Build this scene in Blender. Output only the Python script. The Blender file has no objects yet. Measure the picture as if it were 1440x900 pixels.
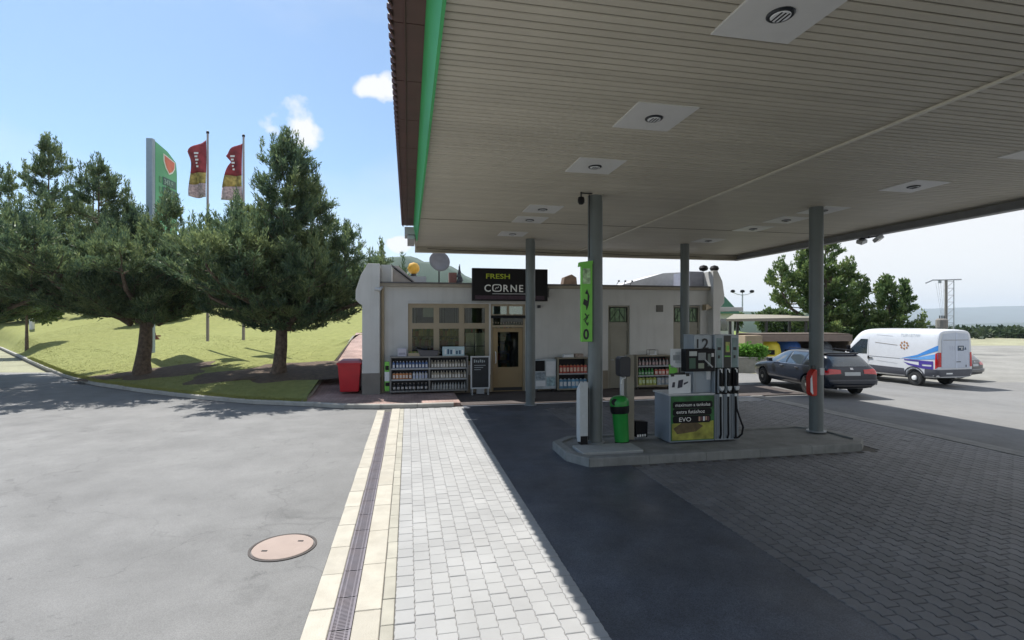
import bpy, bmesh, math, random
import numpy as np
from mathutils import Vector, Matrix
from mathutils.bvhtree import BVHTree
R = math.radians
random.seed(7); rng = np.random.default_rng(7)
S = bpy.context.scene
C = S.collection

# ---------------------------------------------------------------- camera
cam_d = bpy.data.cameras.new('camera'); cam = bpy.data.objects.new('camera', cam_d); C.objects.link(cam)
cam.location = (0, 0, 2.5); cam.rotation_euler = (R(90), 0, 0)
cam_d.sensor_width = 36; cam_d.lens = 18.0; cam_d.clip_start = .05; cam_d.clip_end = 20000
S.camera = cam
S.render.resolution_x = 1024; S.render.resolution_y = 640

# local frame of the station: a runs along the shop front, b away from the camera
TH = math.atan2(.199, .980); ct, st = math.cos(TH), math.sin(TH)
def W(a, b, z=0.0): return (a*ct - b*st, a*st + b*ct, z)
def loc(x, y): return (x*ct + y*st, -x*st + y*ct)

# ---------------------------------------------------------------- light
sl = Vector((-.307, .49, 1.0)).normalized()
sun_dir = Vector((sl.x*ct - sl.y*st, sl.x*st + sl.y*ct, sl.z))
sun_el = math.asin(sun_dir.z); sun_az = math.atan2(sun_dir.x, sun_dir.y)
sd = bpy.data.lights.new('sun', 'SUN'); sd.energy = 5.0; sd.angle = R(.5); sd.color = (1, .97, .925)
sun = bpy.data.objects.new('sun', sd); C.objects.link(sun)
sun.rotation_euler = sun_dir.to_track_quat('Z', 'Y').to_euler(); sun.location = (0, 0, 40)

w = bpy.data.worlds.new("World"); S.world = w; w.use_nodes = True
nt = w.node_tree; nd = nt.nodes; lk = nt.links
bg = nd['Background']; bg.inputs['Strength'].default_value = .082
sky = nd.new('ShaderNodeTexSky'); sky.sky_type = 'NISHITA'; sky.sun_disc = False
sky.sun_elevation = sun_el; sky.sun_rotation = sun_az
sky.air_density = 1.0; sky.dust_density = .6; sky.ozone_density = 1.4
tc = nd.new('ShaderNodeTexCoord'); sep = nd.new('ShaderNodeSeparateXYZ'); lk.new(tc.outputs['Generated'], sep.inputs[0])
def wmath(op, a, b=None, c=None, clamp=False):
    m = nd.new('ShaderNodeMath'); m.operation = op; m.use_clamp = clamp
    for i, v in enumerate((a, b, c)):
        if v is None: continue
        if isinstance(v, (int, float)): m.inputs[i].default_value = v
        else: lk.new(v, m.inputs[i])
    return m.outputs[0]
# thin overcast over the right half of the sky, thickening with x, kept off the unseen zenith to lessen fill light, and a few small clouds on the left
mr = nd.new('ShaderNodeMapRange'); mr.interpolation_type = 'SMOOTHSTEP'
lk.new(wmath('MULTIPLY_ADD', sep.outputs['Z'], -.62, sep.outputs['X']), mr.inputs[0]); mr.inputs[1].default_value = -.42; mr.inputs[2].default_value = .22
mrl = nd.new('ShaderNodeMapRange'); lk.new(sep.outputs['Z'], mrl.inputs[0]); mrl.inputs[1].default_value = 0.0; mrl.inputs[2].default_value = .30
mrl.inputs[3].default_value = .45; mrl.inputs[4].default_value = .0
n1 = nd.new('ShaderNodeTexNoise'); n1.inputs['Scale'].default_value = 2.2; n1.inputs['Detail'].default_value = 6
mpn = nd.new('ShaderNodeMapping'); mpn.inputs['Scale'].default_value = (1, 1, 2.4); lk.new(tc.outputs['Generated'], mpn.inputs[0]); lk.new(mpn.outputs[0], n1.inputs[0])
def cloud(cx, cz, rx, rz, seed):
    d = Vector((cx, 1, cz)).normalized()
    cmb = nd.new('ShaderNodeVectorMath'); cmb.operation = 'SUBTRACT'; lk.new(tc.outputs['Generated'], cmb.inputs[0]); cmb.inputs[1].default_value = d
    s2 = nd.new('ShaderNodeVectorMath'); s2.operation = 'MULTIPLY'; lk.new(cmb.outputs[0], s2.inputs[0]); s2.inputs[1].default_value = (1/rx, 1/rx, 1/rz)
    nz = nd.new('ShaderNodeTexNoise'); nz.inputs['Scale'].default_value = 15; nz.inputs['Detail'].default_value = 5
    off = nd.new('ShaderNodeVectorMath'); lk.new(tc.outputs['Generated'], off.inputs[0]); off.inputs[1].default_value = (seed, seed, 0); lk.new(off.outputs[0], nz.inputs[0])
    ln = nd.new('ShaderNodeVectorMath'); ln.operation = 'LENGTH'; lk.new(s2.outputs[0], ln.inputs[0])
    v = wmath('ADD', ln.outputs['Value'], wmath('MULTIPLY', wmath('SUBTRACT', nz.outputs[0], .5), 3.2))
    m = nd.new('ShaderNodeMapRange'); m.interpolation_type = 'SMOOTHSTEP'; lk.new(v, m.inputs[0]); m.inputs[1].default_value = 1.15; m.inputs[2].default_value = .55
    return m.outputs[0]
cl = wmath('MAXIMUM', cloud(-.415, .375, .042, .032, 3.1), cloud(-.268, .452, .036, .020, 7.7))
cl = wmath('MAXIMUM', cl, cloud(-.222, .150, .035, .016, 1.7))
vn = wmath('MULTIPLY', wmath('SUBTRACT', n1.outputs[0], .52), 1.2)
ov = wmath('ADD', wmath('MULTIPLY', mr.outputs[0], 1.0), mrl.outputs[0])
ov = wmath('ADD', ov, vn, clamp=True); ov = wmath('MULTIPLY_ADD', ov, .89, .06)
fac = wmath('MAXIMUM', ov, wmath('MULTIPLY', cl, .95))
mx = nd.new('ShaderNodeMix'); mx.data_type = 'RGBA'
lk.new(fac, mx.inputs['Factor'])
tint = nd.new('ShaderNodeMix'); tint.data_type = 'RGBA'; tint.blend_type = 'MULTIPLY'; tint.inputs['Factor'].default_value = 1
lk.new(sky.outputs[0], tint.inputs['A']); tint.inputs['B'].default_value = (1.0, 1.24, 1.36, 1)
lk.new(tint.outputs['Result'], mx.inputs['A']); mx.inputs['B'].default_value = (8.5, 8.5, 8.5, 1)
lk.new(mx.outputs['Result'], bg.inputs['Color'])
S.view_settings.view_transform = 'Standard'; S.view_settings.look = 'None'; S.view_settings.exposure = 0.54; S.view_settings.gamma = 1
S.view_settings.use_curve_mapping = False
S.render.engine = 'CYCLES'
S.cycles.max_bounces = 8; S.cycles.diffuse_bounces = 4; S.cycles.transparent_max_bounces = 16; S.cycles.volume_bounces = 0

# ---------------------------------------------------------------- materials
_m = {}
def M(name, col, rough=.6, metal=0., var=.08, vs=6., bump=0., bs=60., spec=.5, stain=0., stc=None, sts=1.2, coat=0., obj=True, island=0.):
    if name in _m: return _m[name]
    m = bpy.data.materials.new(name); m.use_nodes = True; n = m.node_tree.nodes; l = m.node_tree.links
    b = n['Principled BSDF']; b.inputs['Roughness'].default_value = rough; b.inputs['Metallic'].default_value = metal
    b.inputs['Specular IOR Level'].default_value = spec; b.inputs['Coat Weight'].default_value = coat; b.inputs['Coat Roughness'].default_value = .05
    t = n.new('ShaderNodeTexCoord'); co = t.outputs['Object']
    if not obj:
        g = n.new('ShaderNodeNewGeometry'); co = g.outputs['Position']
    nz = n.new('ShaderNodeTexNoise'); nz.inputs['Scale'].default_value = vs; nz.inputs['Detail'].default_value = 5; l.new(co, nz.inputs[0])
    mp = n.new('ShaderNodeMapRange'); l.new(nz.outputs[0], mp.inputs[0]); mp.inputs[1].default_value = .3; mp.inputs[2].default_value = .7
    mp.inputs[3].default_value = 1-var; mp.inputs[4].default_value = 1+var
    x = n.new('ShaderNodeMix'); x.data_type = 'RGBA'; x.blend_type = 'MULTIPLY'; x.inputs['Factor'].default_value = 1
    x.inputs['A'].default_value = (*col, 1); l.new(mp.outputs[0], x.inputs['B']); out = x.outputs['Result']
    if island:
        g2 = n.new('ShaderNodeNewGeometry'); oi = n.new('ShaderNodeObjectInfo')
        ad = n.new('ShaderNodeMath'); ad.operation = 'ADD'; l.new(g2.outputs['Random Per Island'], ad.inputs[0]); l.new(oi.outputs['Random'], ad.inputs[1])
        fr = n.new('ShaderNodeMath'); fr.operation = 'FRACT'; l.new(ad.outputs[0], fr.inputs[0])
        m2 = n.new('ShaderNodeMapRange'); l.new(fr.outputs[0], m2.inputs[0]); m2.inputs[3].default_value = 1-island; m2.inputs[4].default_value = 1+island
        y = n.new('ShaderNodeMix'); y.data_type = 'RGBA'; y.blend_type = 'MULTIPLY'; y.inputs['Factor'].default_value = 1
        l.new(out, y.inputs['A']); l.new(m2.outputs[0], y.inputs['B']); out = y.outputs['Result']
    if stain:
        s = n.new('ShaderNodeTexNoise'); s.inputs['Scale'].default_value = sts; s.inputs['Detail'].default_value = 7; s.inputs['Roughness'].default_value = .65; l.new(co, s.inputs[0])
        q = n.new('ShaderNodeMapRange'); l.new(s.outputs[0], q.inputs[0]); q.inputs[1].default_value = .48; q.inputs[2].default_value = .72; q.inputs[3].default_value = 0; q.inputs[4].default_value = stain
        y = n.new('ShaderNodeMix'); y.data_type = 'RGBA'; l.new(q.outputs[0], y.inputs['Factor']); l.new(out, y.inputs['A'])
        y.inputs['B'].default_value = (*(stc or tuple(c*.45 for c in col)), 1); out = y.outputs['Result']
    l.new(out, b.inputs['Base Color'])
    if bump:
        z = n.new('ShaderNodeTexNoise'); z.inputs['Scale'].default_value = bs; z.inputs['Detail'].default_value = 4; l.new(co, z.inputs[0])
        p = n.new('ShaderNodeBump'); p.inputs['Strength'].default_value = bump; p.inputs['Distance'].default_value = .01; l.new(z.outputs[0], p.inputs['Height']); l.new(p.outputs[0], b.inputs['Normal'])
    _m[name] = m; return m

def streaks(m, amt, col):
    n = m.node_tree.nodes; l = m.node_tree.links; b = n['Principled BSDF']; src = b.inputs['Base Color'].links[0].from_socket
    t = n.new('ShaderNodeTexCoord'); mp = n.new('ShaderNodeMapping'); mp.inputs['Scale'].default_value = (5.5, 5.5, .35); l.new(t.outputs['Object'], mp.inputs[0])
    z = n.new('ShaderNodeTexNoise'); z.inputs['Scale'].default_value = 1; z.inputs['Detail'].default_value = 8; z.inputs['Roughness'].default_value = .7; l.new(mp.outputs[0], z.inputs[0])
    q = n.new('ShaderNodeMapRange'); l.new(z.outputs[0], q.inputs[0]); q.inputs[1].default_value = .5; q.inputs[2].default_value = .75; q.inputs[4].default_value = amt
    x = n.new('ShaderNodeMix'); x.data_type = 'RGBA'; l.new(q.outputs[0], x.inputs['Factor']); l.new(src, x.inputs['A']); x.inputs['B'].default_value = (*col, 1); l.new(x.outputs['Result'], b.inputs['Base Color'])

def glass(name, tintc=(.75, .8, .78), refl=.18, rough=.02):
    if name in _m: return _m[name]
    m = bpy.data.materials.new(name); m.use_nodes = True; n = m.node_tree.nodes; l = m.node_tree.links
    n.remove(n['Principled BSDF']); o = n['Material Output']
    t = n.new('ShaderNodeBsdfTransparent'); t.inputs[0].default_value = (*tintc, 1)
    g = n.new('ShaderNodeBsdfGlossy'); g.inputs['Roughness'].default_value = rough; g.inputs['Color'].default_value = (.9, .95, 1, 1)
    f = n.new('ShaderNodeFresnel'); f.inputs[0].default_value = 1.5
    a = n.new('ShaderNodeMath'); a.operation = 'ADD'; a.use_clamp = True; l.new(f.outputs[0], a.inputs[0]); a.inputs[1].default_value = refl-.04
    x = n.new('ShaderNodeMixShader'); l.new(a.outputs[0], x.inputs[0]); l.new(t.outputs[0], x.inputs[1]); l.new(g.outputs[0], x.inputs[2]); l.new(x.outputs[0], o.inputs[0])
    _m[name] = m; return m

def foliage_mat(name, c1, c2, c3):
    m = bpy.data.materials.new(name); m.use_nodes = True; n = m.node_tree.nodes; l = m.node_tree.links
    b = n['Principled BSDF']; b.inputs['Roughness'].default_value = .55; b.inputs['Specular IOR Level'].default_value = .35
    g = n.new('ShaderNodeNewGeometry'); nz = n.new('ShaderNodeTexNoise'); nz.inputs['Scale'].default_value = .9; nz.inputs['Detail'].default_value = 3; l.new(g.outputs['Position'], nz.inputs[0])
    ad = n.new('ShaderNodeMath'); ad.operation = 'MULTIPLY_ADD'; l.new(g.outputs['Random Per Island'], ad.inputs[0]); ad.inputs[1].default_value = .45
    mm = n.new('ShaderNodeMapRange'); l.new(nz.outputs[0], mm.inputs[0]); mm.inputs[1].default_value = .3; mm.inputs[2].default_value = .7; mm.inputs[3].default_value = 0; mm.inputs[4].default_value = .55; l.new(mm.outputs[0], ad.inputs[2])
    r = n.new('ShaderNodeValToRGB'); l.new(ad.outputs[0], r.inputs[0]); e = r.color_ramp.elements
    e[0].position = .1; e[0].color = (*c1, 1); e[1].position = .9; e[1].color = (*c3, 1); k = e.new(.5); k.color = (*c2, 1)
    l.new(r.outputs[0], b.inputs['Base Color'])
    tr = n.new('ShaderNodeBsdfTranslucent'); l.new(r.outputs[0], tr.inputs[0]); x = n.new('ShaderNodeMixShader'); x.inputs[0].default_value = .38
    l.new(b.outputs[0], x.inputs[1]); l.new(tr.outputs[0], x.inputs[2]); l.new(x.outputs[0], n['Material Output'].inputs[0])
    return m

def asphalt_mat(name, col, rough=.85, patch=.25, obj=False, spec=.4, crack=True, fine=.3, spots=0.):
    m = bpy.data.materials.new(name); m.use_nodes = True; n = m.node_tree.nodes; l = m.node_tree.links
    b = n['Principled BSDF']; b.inputs['Roughness'].default_value = rough; b.inputs['Specular IOR Level'].default_value = spec
    g = n.new('ShaderNodeNewGeometry'); co = g.outputs['Position']
    def noise(s, d=5, r=.6):
        z = n.new('ShaderNodeTexNoise'); z.inputs['Scale'].default_value = s; z.inputs['Detail'].default_value = d; z.inputs['Roughness'].default_value = r; l.new(co, z.inputs[0]); return z.outputs[0]
    def mr_(i, a, b_, c, d):
        z = n.new('ShaderNodeMapRange'); l.new(i, z.inputs[0]); z.inputs[1].default_value = a; z.inputs[2].default_value = b_; z.inputs[3].default_value = c; z.inputs[4].default_value = d; return z.outputs[0]
    def mul(a, b_):
        z = n.new('ShaderNodeMix'); z.data_type = 'RGBA'; z.blend_type = 'MULTIPLY'; z.inputs['Factor'].default_value = 1
        if isinstance(a, tuple): z.inputs['A'].default_value = (*a, 1)
        else: l.new(a, z.inputs['A'])
        l.new(b_, z.inputs['B']); return z.outputs['Result']
    c = mul(col, mr_(noise(.28), .35, .68, 1-patch, 1+patch*.8))
    c = mul(c, mr_(noise(2.3, 6, .7), .3, .7, 1-patch*.5, 1+patch*.5))
    c = mul(c, mr_(noise(110, 2), .35, .65, 1-fine, 1+fine))
    if spots:
        c = mul(c, mr_(noise(1.7, 8, .75), .60, .70, 1, 1-spots)); c = mul(c, mr_(noise(.55, 7, .7), .56, .66, 1, 1-spots*.6)); c = mul(c, mr_(noise(5.5, 4, .6), .68, .74, 1, 1-spots))
        l.new(mr_(noise(.9, 5), .35, .65, rough-.18, rough+.08), b.inputs['Roughness'])
    if crack:
        v = n.new('ShaderNodeTexVoronoi'); v.feature = 'DISTANCE_TO_EDGE'; v.inputs['Scale'].default_value = .22
        wv = n.new('ShaderNodeVectorMath'); wv.operation = 'MULTIPLY_ADD'
        nn = n.new('ShaderNodeTexNoise'); nn.inputs['Scale'].default_value = 1.1; nn.inputs['Detail'].default_value = 6; l.new(co, nn.inputs[0])
        l.new(nn.outputs[1], wv.inputs[0]); wv.inputs[1].default_value = (1.6, 1.6, 0); l.new(co, wv.inputs[2]); l.new(wv.outputs[0], v.inputs[0])
        c = mul(c, mr_(v.outputs['Distance'], 0, .004, .82, 1))
    l.new(c, b.inputs['Base Color'])
    p = n.new('ShaderNodeBump'); p.inputs['Strength'].default_value = .35; p.inputs['Distance'].default_value = .004; l.new(noise(90, 3), p.inputs['Height']); l.new(p.outputs[0], b.inputs['Normal'])
    _m[name] = m; return m

# ---------------------------------------------------------------- mesh helpers
class MB:
    def __init__(s): s.v = []; s.f = []
    def add(s, vs, fs):
        o = len(s.v); s.v += [tuple(p) for p in vs]; s.f += [tuple(i+o for i in f) for f in fs]; return s
    def box(s, x0, x1, y0, y1, z0, z1, rz=0, piv=None):
        vs = [(x, y, z) for z in (z0, z1) for x, y in ((x0, y0), (x1, y0), (x1, y1), (x0, y1))]
        if rz:
            px, py = piv or ((x0+x1)/2, (y0+y1)/2); c, q = math.cos(rz), math.sin(rz)
            vs = [(px+(x-px)*c-(y-py)*q, py+(x-px)*q+(y-py)*c, z) for x, y, z in vs]
        return s.add(vs, [(0, 3, 2, 1), (4, 5, 6, 7), (0, 1, 5, 4), (1, 2, 6, 5), (2, 3, 7, 6), (3, 0, 4, 7)])
    def tube(s, pts, r, n=8, caps=True):
        pts = [Vector(p) for p in pts]; rs = r if isinstance(r, (list, tuple)) else [r]*len(pts)
        o = len(s.v); up = Vector((0, 0, 1)); prev = None
        for i, p in enumerate(pts):
            d = (pts[min(i+1, len(pts)-1)]-pts[max(i-1, 0)]).normalized()
            if prev is None:
                a = d.cross(up)
                if a.length < .05: a = d.cross(Vector((1, 0, 0)))
            else: a = prev - d*prev.dot(d)
            a.normalize(); prev = a; b = d.cross(a)
            for k in range(n):
                t = 2*math.pi*k/n; q = p+(a*math.cos(t)+b*math.sin(t))*rs[i]; s.v.append(tuple(q))
        for i in range(len(pts)-1):
            for k in range(n):
                s.f.append((o+i*n+k, o+i*n+(k+1) % n, o+(i+1)*n+(k+1) % n, o+(i+1)*n+k))
        if caps:
            s.f.append(tuple(o+k for k in range(n))[::-1]); s.f.append(tuple(o+(len(pts)-1)*n+k for k in range(n)))
        return s
    def cyl(s, x, y, z0, z1, r, n=20, r2=None): return s.tube([(x, y, z0), (x, y, z1)], [r, r if r2 is None else r2], n)
    def prism(s, poly, axis, t0, t1):
        n = len(poly)
        def P(u, v, t): return {'x': (t, u, v), 'y': (u, t, v), 'z': (u, v, t)}[axis]
        vs = [P(u, v, t0) for u, v in poly]+[P(u, v, t1) for u, v in poly]
        return s.add(vs, [tuple(range(n))[::-1], tuple(range(n, 2*n))]+[(i, (i+1) % n, n+(i+1) % n, n+i) for i in range(n)])
    def lathe(s, prof, n=20, c=(0, 0, 0), axis='z'):
        o = len(s.v)
        for r, z in prof:
            for k in range(n):
                t = 2*math.pi*k/n; p = (r*math.cos(t), r*math.sin(t), z)
                if axis == 'y': p = (p[0], p[2], p[1])
                if axis == 'x': p = (p[2], p[0], p[1])
                s.v.append((c[0]+p[0], c[1]+p[1], c[2]+p[2]))
        for i in range(len(prof)-1):
            for k in range(n): s.f.append((o+i*n+k, o+i*n+(k+1) % n, o+(i+1)*n+(k+1) % n, o+(i+1)*n+k))
        s.f.append(tuple(o+k for k in range(n))[::-1]); s.f.append(tuple(o+(len(prof)-1)*n+k for k in range(n)))
        return s
    def mesh(s, name, mat, smooth=False):
        used = sorted({i for f in s.f for i in f})
        if len(used) < len(s.v):
            mp = {o: i for i, o in enumerate(used)}; s.v = [s.v[i] for i in used]; s.f = [tuple(mp[i] for i in f) for f in s.f]
        me = bpy.data.meshes.new(name); me.from_pydata(s.v, [], s.f); me.update()
        if smooth: me.polygons.foreach_set('use_smooth', [True]*len(me.polygons))
        if mat: me.materials.append(mat)
        b = bmesh.new(); b.from_mesh(me); bmesh.ops.recalc_face_normals(b, faces=b.faces); b.to_mesh(me); b.free()
        return me
    def build(s, name, mat, parent=None, smooth=False, bevel=0, seg=2, kind=None):
        o = bpy.data.objects.new(name, s.mesh(name, mat, smooth)); C.objects.link(o); o.parent = parent
        if bevel:
            m = o.modifiers.new('bevel', 'BEVEL'); m.width = bevel; m.segments = seg; m.limit_method = 'ANGLE'; m.angle_limit = R(40)
        if kind: o['kind'] = kind
        return o
def autosmooth(o, ang=35):
    me = o.data
    me.polygons.foreach_set('use_smooth', [True]*len(me.polygons))
    try: me.set_sharp_from_angle(angle=R(ang))
    except Exception: pass
    return o
def tag(o, label=None, cat=None, group=None, kind=None):
    if label: o['label'] = label
    if cat: o['category'] = cat
    if group: o['group'] = group
    if kind: o['kind'] = kind
    return o
def thing(name, label, cat, at=(0, 0, 0), rz=TH, group=None):
    o = bpy.data.objects.new(name, None); C.objects.link(o); o.location = at; o.rotation_euler = (0, 0, rz); o.empty_display_size = .2
    return tag(o, label, cat, group)
def copy_tree(o, parent=None):
    c = o.copy(); C.objects.link(c); c.parent = parent
    for ch in list(kids.get(o.name, [])) or [x for x in o.children]: copy_tree(ch, c)
    return c
kids = {}
def npmesh(name, V, F, mat, parent=None, kind=None, smooth=False):
    me = bpy.data.meshes.new(name); nf, k = F.shape
    me.vertices.add(len(V)); me.vertices.foreach_set('co', V.astype(np.float32).ravel())
    me.loops.add(nf*k); me.loops.foreach_set('vertex_index', F.astype(np.int32).ravel())
    me.polygons.add(nf); me.polygons.foreach_set('loop_start', np.arange(0, nf*k, k, dtype=np.int32))
    me.update(calc_edges=True)
    if smooth: me.polygons.foreach_set('use_smooth', [True]*nf)
    if mat: me.materials.append(mat)
    o = bpy.data.objects.new(name, me); C.objects.link(o); o.parent = parent
    if kind: o['kind'] = kind
    return o
def text(body, size, mat, parent, pos, rot=(R(90), 0, 0), name='lettering', ext=.004, align='LEFT', sx=1., bold=0.):
    cu = bpy.data.curves.new(name, 'FONT'); cu.body = body; cu.size = size; cu.extrude = ext; cu.align_x = align; cu.offset = bold; cu.resolution_u = 3
    t = bpy.data.objects.new(name+'_tmp', cu); C.objects.link(t)
    dg = bpy.context.evaluated_depsgraph_get(); me = bpy.data.meshes.new_from_object(t.evaluated_get(dg))
    bpy.data.objects.remove(t); me.name = name; me.materials.clear(); me.materials.append(mat)
    o = bpy.data.objects.new(name, me); C.objects.link(o); o.parent = parent; o.location = pos; o.rotation_euler = rot; o.scale = (sx, 1, 1)
    return o

# shared materials
m_white = M('painted render', (.55, .545, .525), .85, var=.05, vs=1.5, bump=.25, bs=120, stain=.16, stc=(.36, .34, .30), sts=.9)
m_plinth = M('plinth render', (.20, .185, .165), .85, var=.1, vs=3, bump=.3, bs=90, stain=.3)
m_tan = M('tan joinery paint', (.34, .28, .19), .5, var=.05, vs=4)
m_dark = M('black metal', (.02, .02, .022), .45, var=.1)
m_black = M('black plastic', (.006, .006, .008), .5, var=.1, spec=.25)
m_grey = M('grey steel', (.30, .32, .34), .45, metal=.3, var=.06, vs=3)
m_pump = M('pump panel grey', (.30, .34, .38), .35, metal=.2, var=.05, vs=3, stain=.15)
m_lgrey = M('light grey steel', (.50, .52, .54), .45, metal=.2, var=.05)
m_col = M('column paint', (.135, .155, .155), .45, var=.08, vs=2.5, stain=.25, stc=(.07, .08, .08), bump=.05)
m_green = M('lime green panel', (.16, .52, .06), .35, var=.05)
m_bgreen = M('green band', (.045, .40, .12), .5, var=.1, vs=1.5, stain=.3, stc=(.03, .26, .08))
m_binG = M('green plastic', (.012, .25, .035), .38, var=.08)
m_red = M('red plastic', (.50, .012, .022), .38, var=.08, vs=3)
m_paper = M('white paper', (.68, .70, .72), .7, var=.05)
m_letw = M('white lettering', (.80, .80, .78), .5, var=.02)
m_letb = M('black lettering', (.015, .015, .018), .5, var=.02)
m_lety = M('lime lettering', (.42, .50, .03), .5, var=.02)
m_soffit = M('cream ceiling slat', (.50, .465, .38), .5, var=.05, vs=.8, island=.05, stain=.22, stc=(.28, .25, .19), sts=.5, obj=False)
m_soffg = M('slat gap', (.03, .027, .022), .9)
m_fascia = M('cream fascia', (.44, .40, .33), .55, var=.06, vs=1.5, stain=.3)
m_tile = M('brown roof sheet', (.085, .035, .030), .55, var=.15, vs=3, stain=.4, stc=(.03, .015, .015))
m_conc = M('yellowish concrete', (.43, .40, .335), .9, var=.09, vs=5, bump=.5, bs=70, stain=.4, stc=(.36, .32, .25), sts=2.2, obj=False, island=.07)
m_kerb = M('kerb concrete', (.35, .335, .30), .9, var=.12, vs=5, bump=.5, bs=60, stain=.4, obj=False, island=.1)
m_isl = M('island concrete', (.23, .235, .225), .85, var=.15, vs=3, bump=.4, bs=60, stain=.45, stc=(.10, .10, .10), sts=2.0, obj=False)
m_paveL = M('pale paver', (.345, .343, .335), .9, var=.08, vs=1.3, bump=.5, bs=120, stain=.25, stc=(.36, .35, .33), sts=.8, obj=False, island=.06)
m_paveR = M('grey paver', (.145, .146, .152), .6, var=.18, vs=1.0, bump=.5, bs=110, stain=.5, stc=(.055, .057, .065), sts=.6, obj=False, island=.13)
m_joint = M('joint sand', (.10, .095, .085), .95, var=.2, vs=20, obj=False)
m_jointL = M('pale joint sand', (.215, .21, .20), .95, var=.2, vs=20, obj=False)
m_tyre = M('tyre rubber', (.02, .02, .02), .8, var=.1)
m_rim = M('alloy rim', (.42, .41, .38), .4, metal=.5, var=.08)
m_bark = M('bark', (.12, .088, .064), .95, var=.4, vs=9, bump=1., bs=16, obj=False)
for q_ in m_bark.node_tree.nodes:
    if q_.type == 'BUMP': q_.inputs['Distance'].default_value = .06
m_dglass = M('dark car glass', (.03, .045, .06), .06, var=.05, spec=.9, coat=.8)

# ================================================================ GROUND
KX = [-90, -60, -45, -23.6, -19.5, -16.2, -12.7, -9.8, -7.84, -5.7, -3.47, 0]
KY = [80, 57.5, 45, 25.9, 22.3, 19.7, 17.6, 16.1, 15.25, 14.75, 14.45, 14.6]
def kY(x): return float(np.interp(x, KX, KY))
def sm(t): t = min(1, max(0, t)); return t*t*(3-2*t)
def Hr(x, y):
    a, b = loc(x, y); return -.47*sm((a-15.0)/7.0)
def grid(name, xs, ys, hf, mat, kind='structure', keep=None, parent=None):
    V = []; idx = {}; F = []
    for j, y in enumerate(ys):
        for i, x in enumerate(xs): V.append((x, y, hf(x, y)))
    nx = len(xs)
    for j in range(len(ys)-1):
        for i in range(nx-1):
            if keep is None or keep((xs[i]+xs[i+1])/2, (ys[j]+ys[j+1])/2): F.append((j*nx+i, j*nx+i+1, (j+1)*nx+i+1, (j+1)*nx+i))
    return npmesh(name, np.array(V), np.array(F), mat, parent, kind, True)
def lin(a, b, n): return [a+(b-a)*i/(n-1) for i in range(n)]
m_field = asphalt_mat('dry field', (.27, .265, .17), .95, .22, crack=False)
m_asph = asphalt_mat('worn asphalt', (.178, .176, .170), .85, .12, fine=.17, spots=.32)
m_gndshade = asphalt_mat('shade painted ground', (.075, .086, .108), .55, .42, spec=.5, fine=.45, spots=.35)  # dark bluish tone paints the canopy's shade into the ground colour
m_gravel = asphalt_mat('gravel lot', (.23, .225, .205), .95, .2, crack=False)
grid('ground', [-6000, -2500, -800, -250, -100]+lin(-60, 60, 25)+[100, 250, 800, 2500, 6000], [-300, -60]+lin(-20, 60, 17)+[80, 100, 118, 140, 170, 210, 260, 320, 400, 1200, 3000, 9000],
     lambda x, y: Hr(x, y)-.12-38*sm((y-118)/220), m_field)
grid('asphalt_yard', lin(-70, 60, 66), lin(-22, 24.5, 40), lambda x, y: Hr(x, y)-.012, m_asph,
     keep=lambda x, y: True)
grid('gravel_lot', lin(14, 90, 39), lin(24.5, 60, 20), lambda x, y: Hr(x, y)-.03, m_gravel)
grid('gravel_lot', [-95, -80, -70], lin(-22, 60, 12), lambda x, y: -.03, m_gravel)
# lawn: rises from the kerb
m_lawn = M('lawn', (.215, .225, .075), .95, var=.15, vs=3.5, bump=.7, bs=25, obj=False, stain=.5, stc=(.165, .185, .05), sts=.9)
m_lawn.node_tree.nodes['Principled BSDF'].inputs['Specular IOR Level'].default_value = .15
def lawn_h(x, y):
    d = max(0, y-kY(x)-.14); d += .6*max(0, y-30)*sm((-x-22)/6)*sm(d/1.5)
    return .10+.135*min(d, 4)+.102*max(0, min(d, 42)-4)+.03*math.sin(x*.7)*math.sin(y*.5)*min(1, d/3)
xs = [-140, -110, -90, -75]+lin(-62, -2, 121); V = []; F = []
offs = [0, .25, .6, 1.0, 1.6, 2.3, 3.2, 4.2, 5.5, 7, 9, 12, 15, 19, 24, 30, 36, 44, 60, 90, 150]
for j, d in enumerate(offs):
    for x in xs:
        y = kY(x)+.14+d
        if loc(x, y)[1] < 32: x = min(x, (-3.0-y*st)/ct)
        V.append((x, y, lawn_h(x, y)))
n_ = len(xs)
for j in range(len(offs)-1):
    for i in range(n_-1):
        cx, cy = (V[j*n_+i][0]+V[j*n_+i+1][0])/2, (V[j*n_+i][1]+V[(j+1)*n_+i][1])/2
        if abs(V[j*n_+i+1][0]-V[j*n_+i][0]) > 1e-4 or abs(V[(j+1)*n_+i+1][0]-V[(j+1)*n_+i][0]) > 1e-4: F.append((j*n_+i, j*n_+i+1, (j+1)*n_+i+1, (j+1)*n_+i))
npmesh('lawn', np.array(V), np.array(F), m_lawn, None, 'structure', True)
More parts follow.
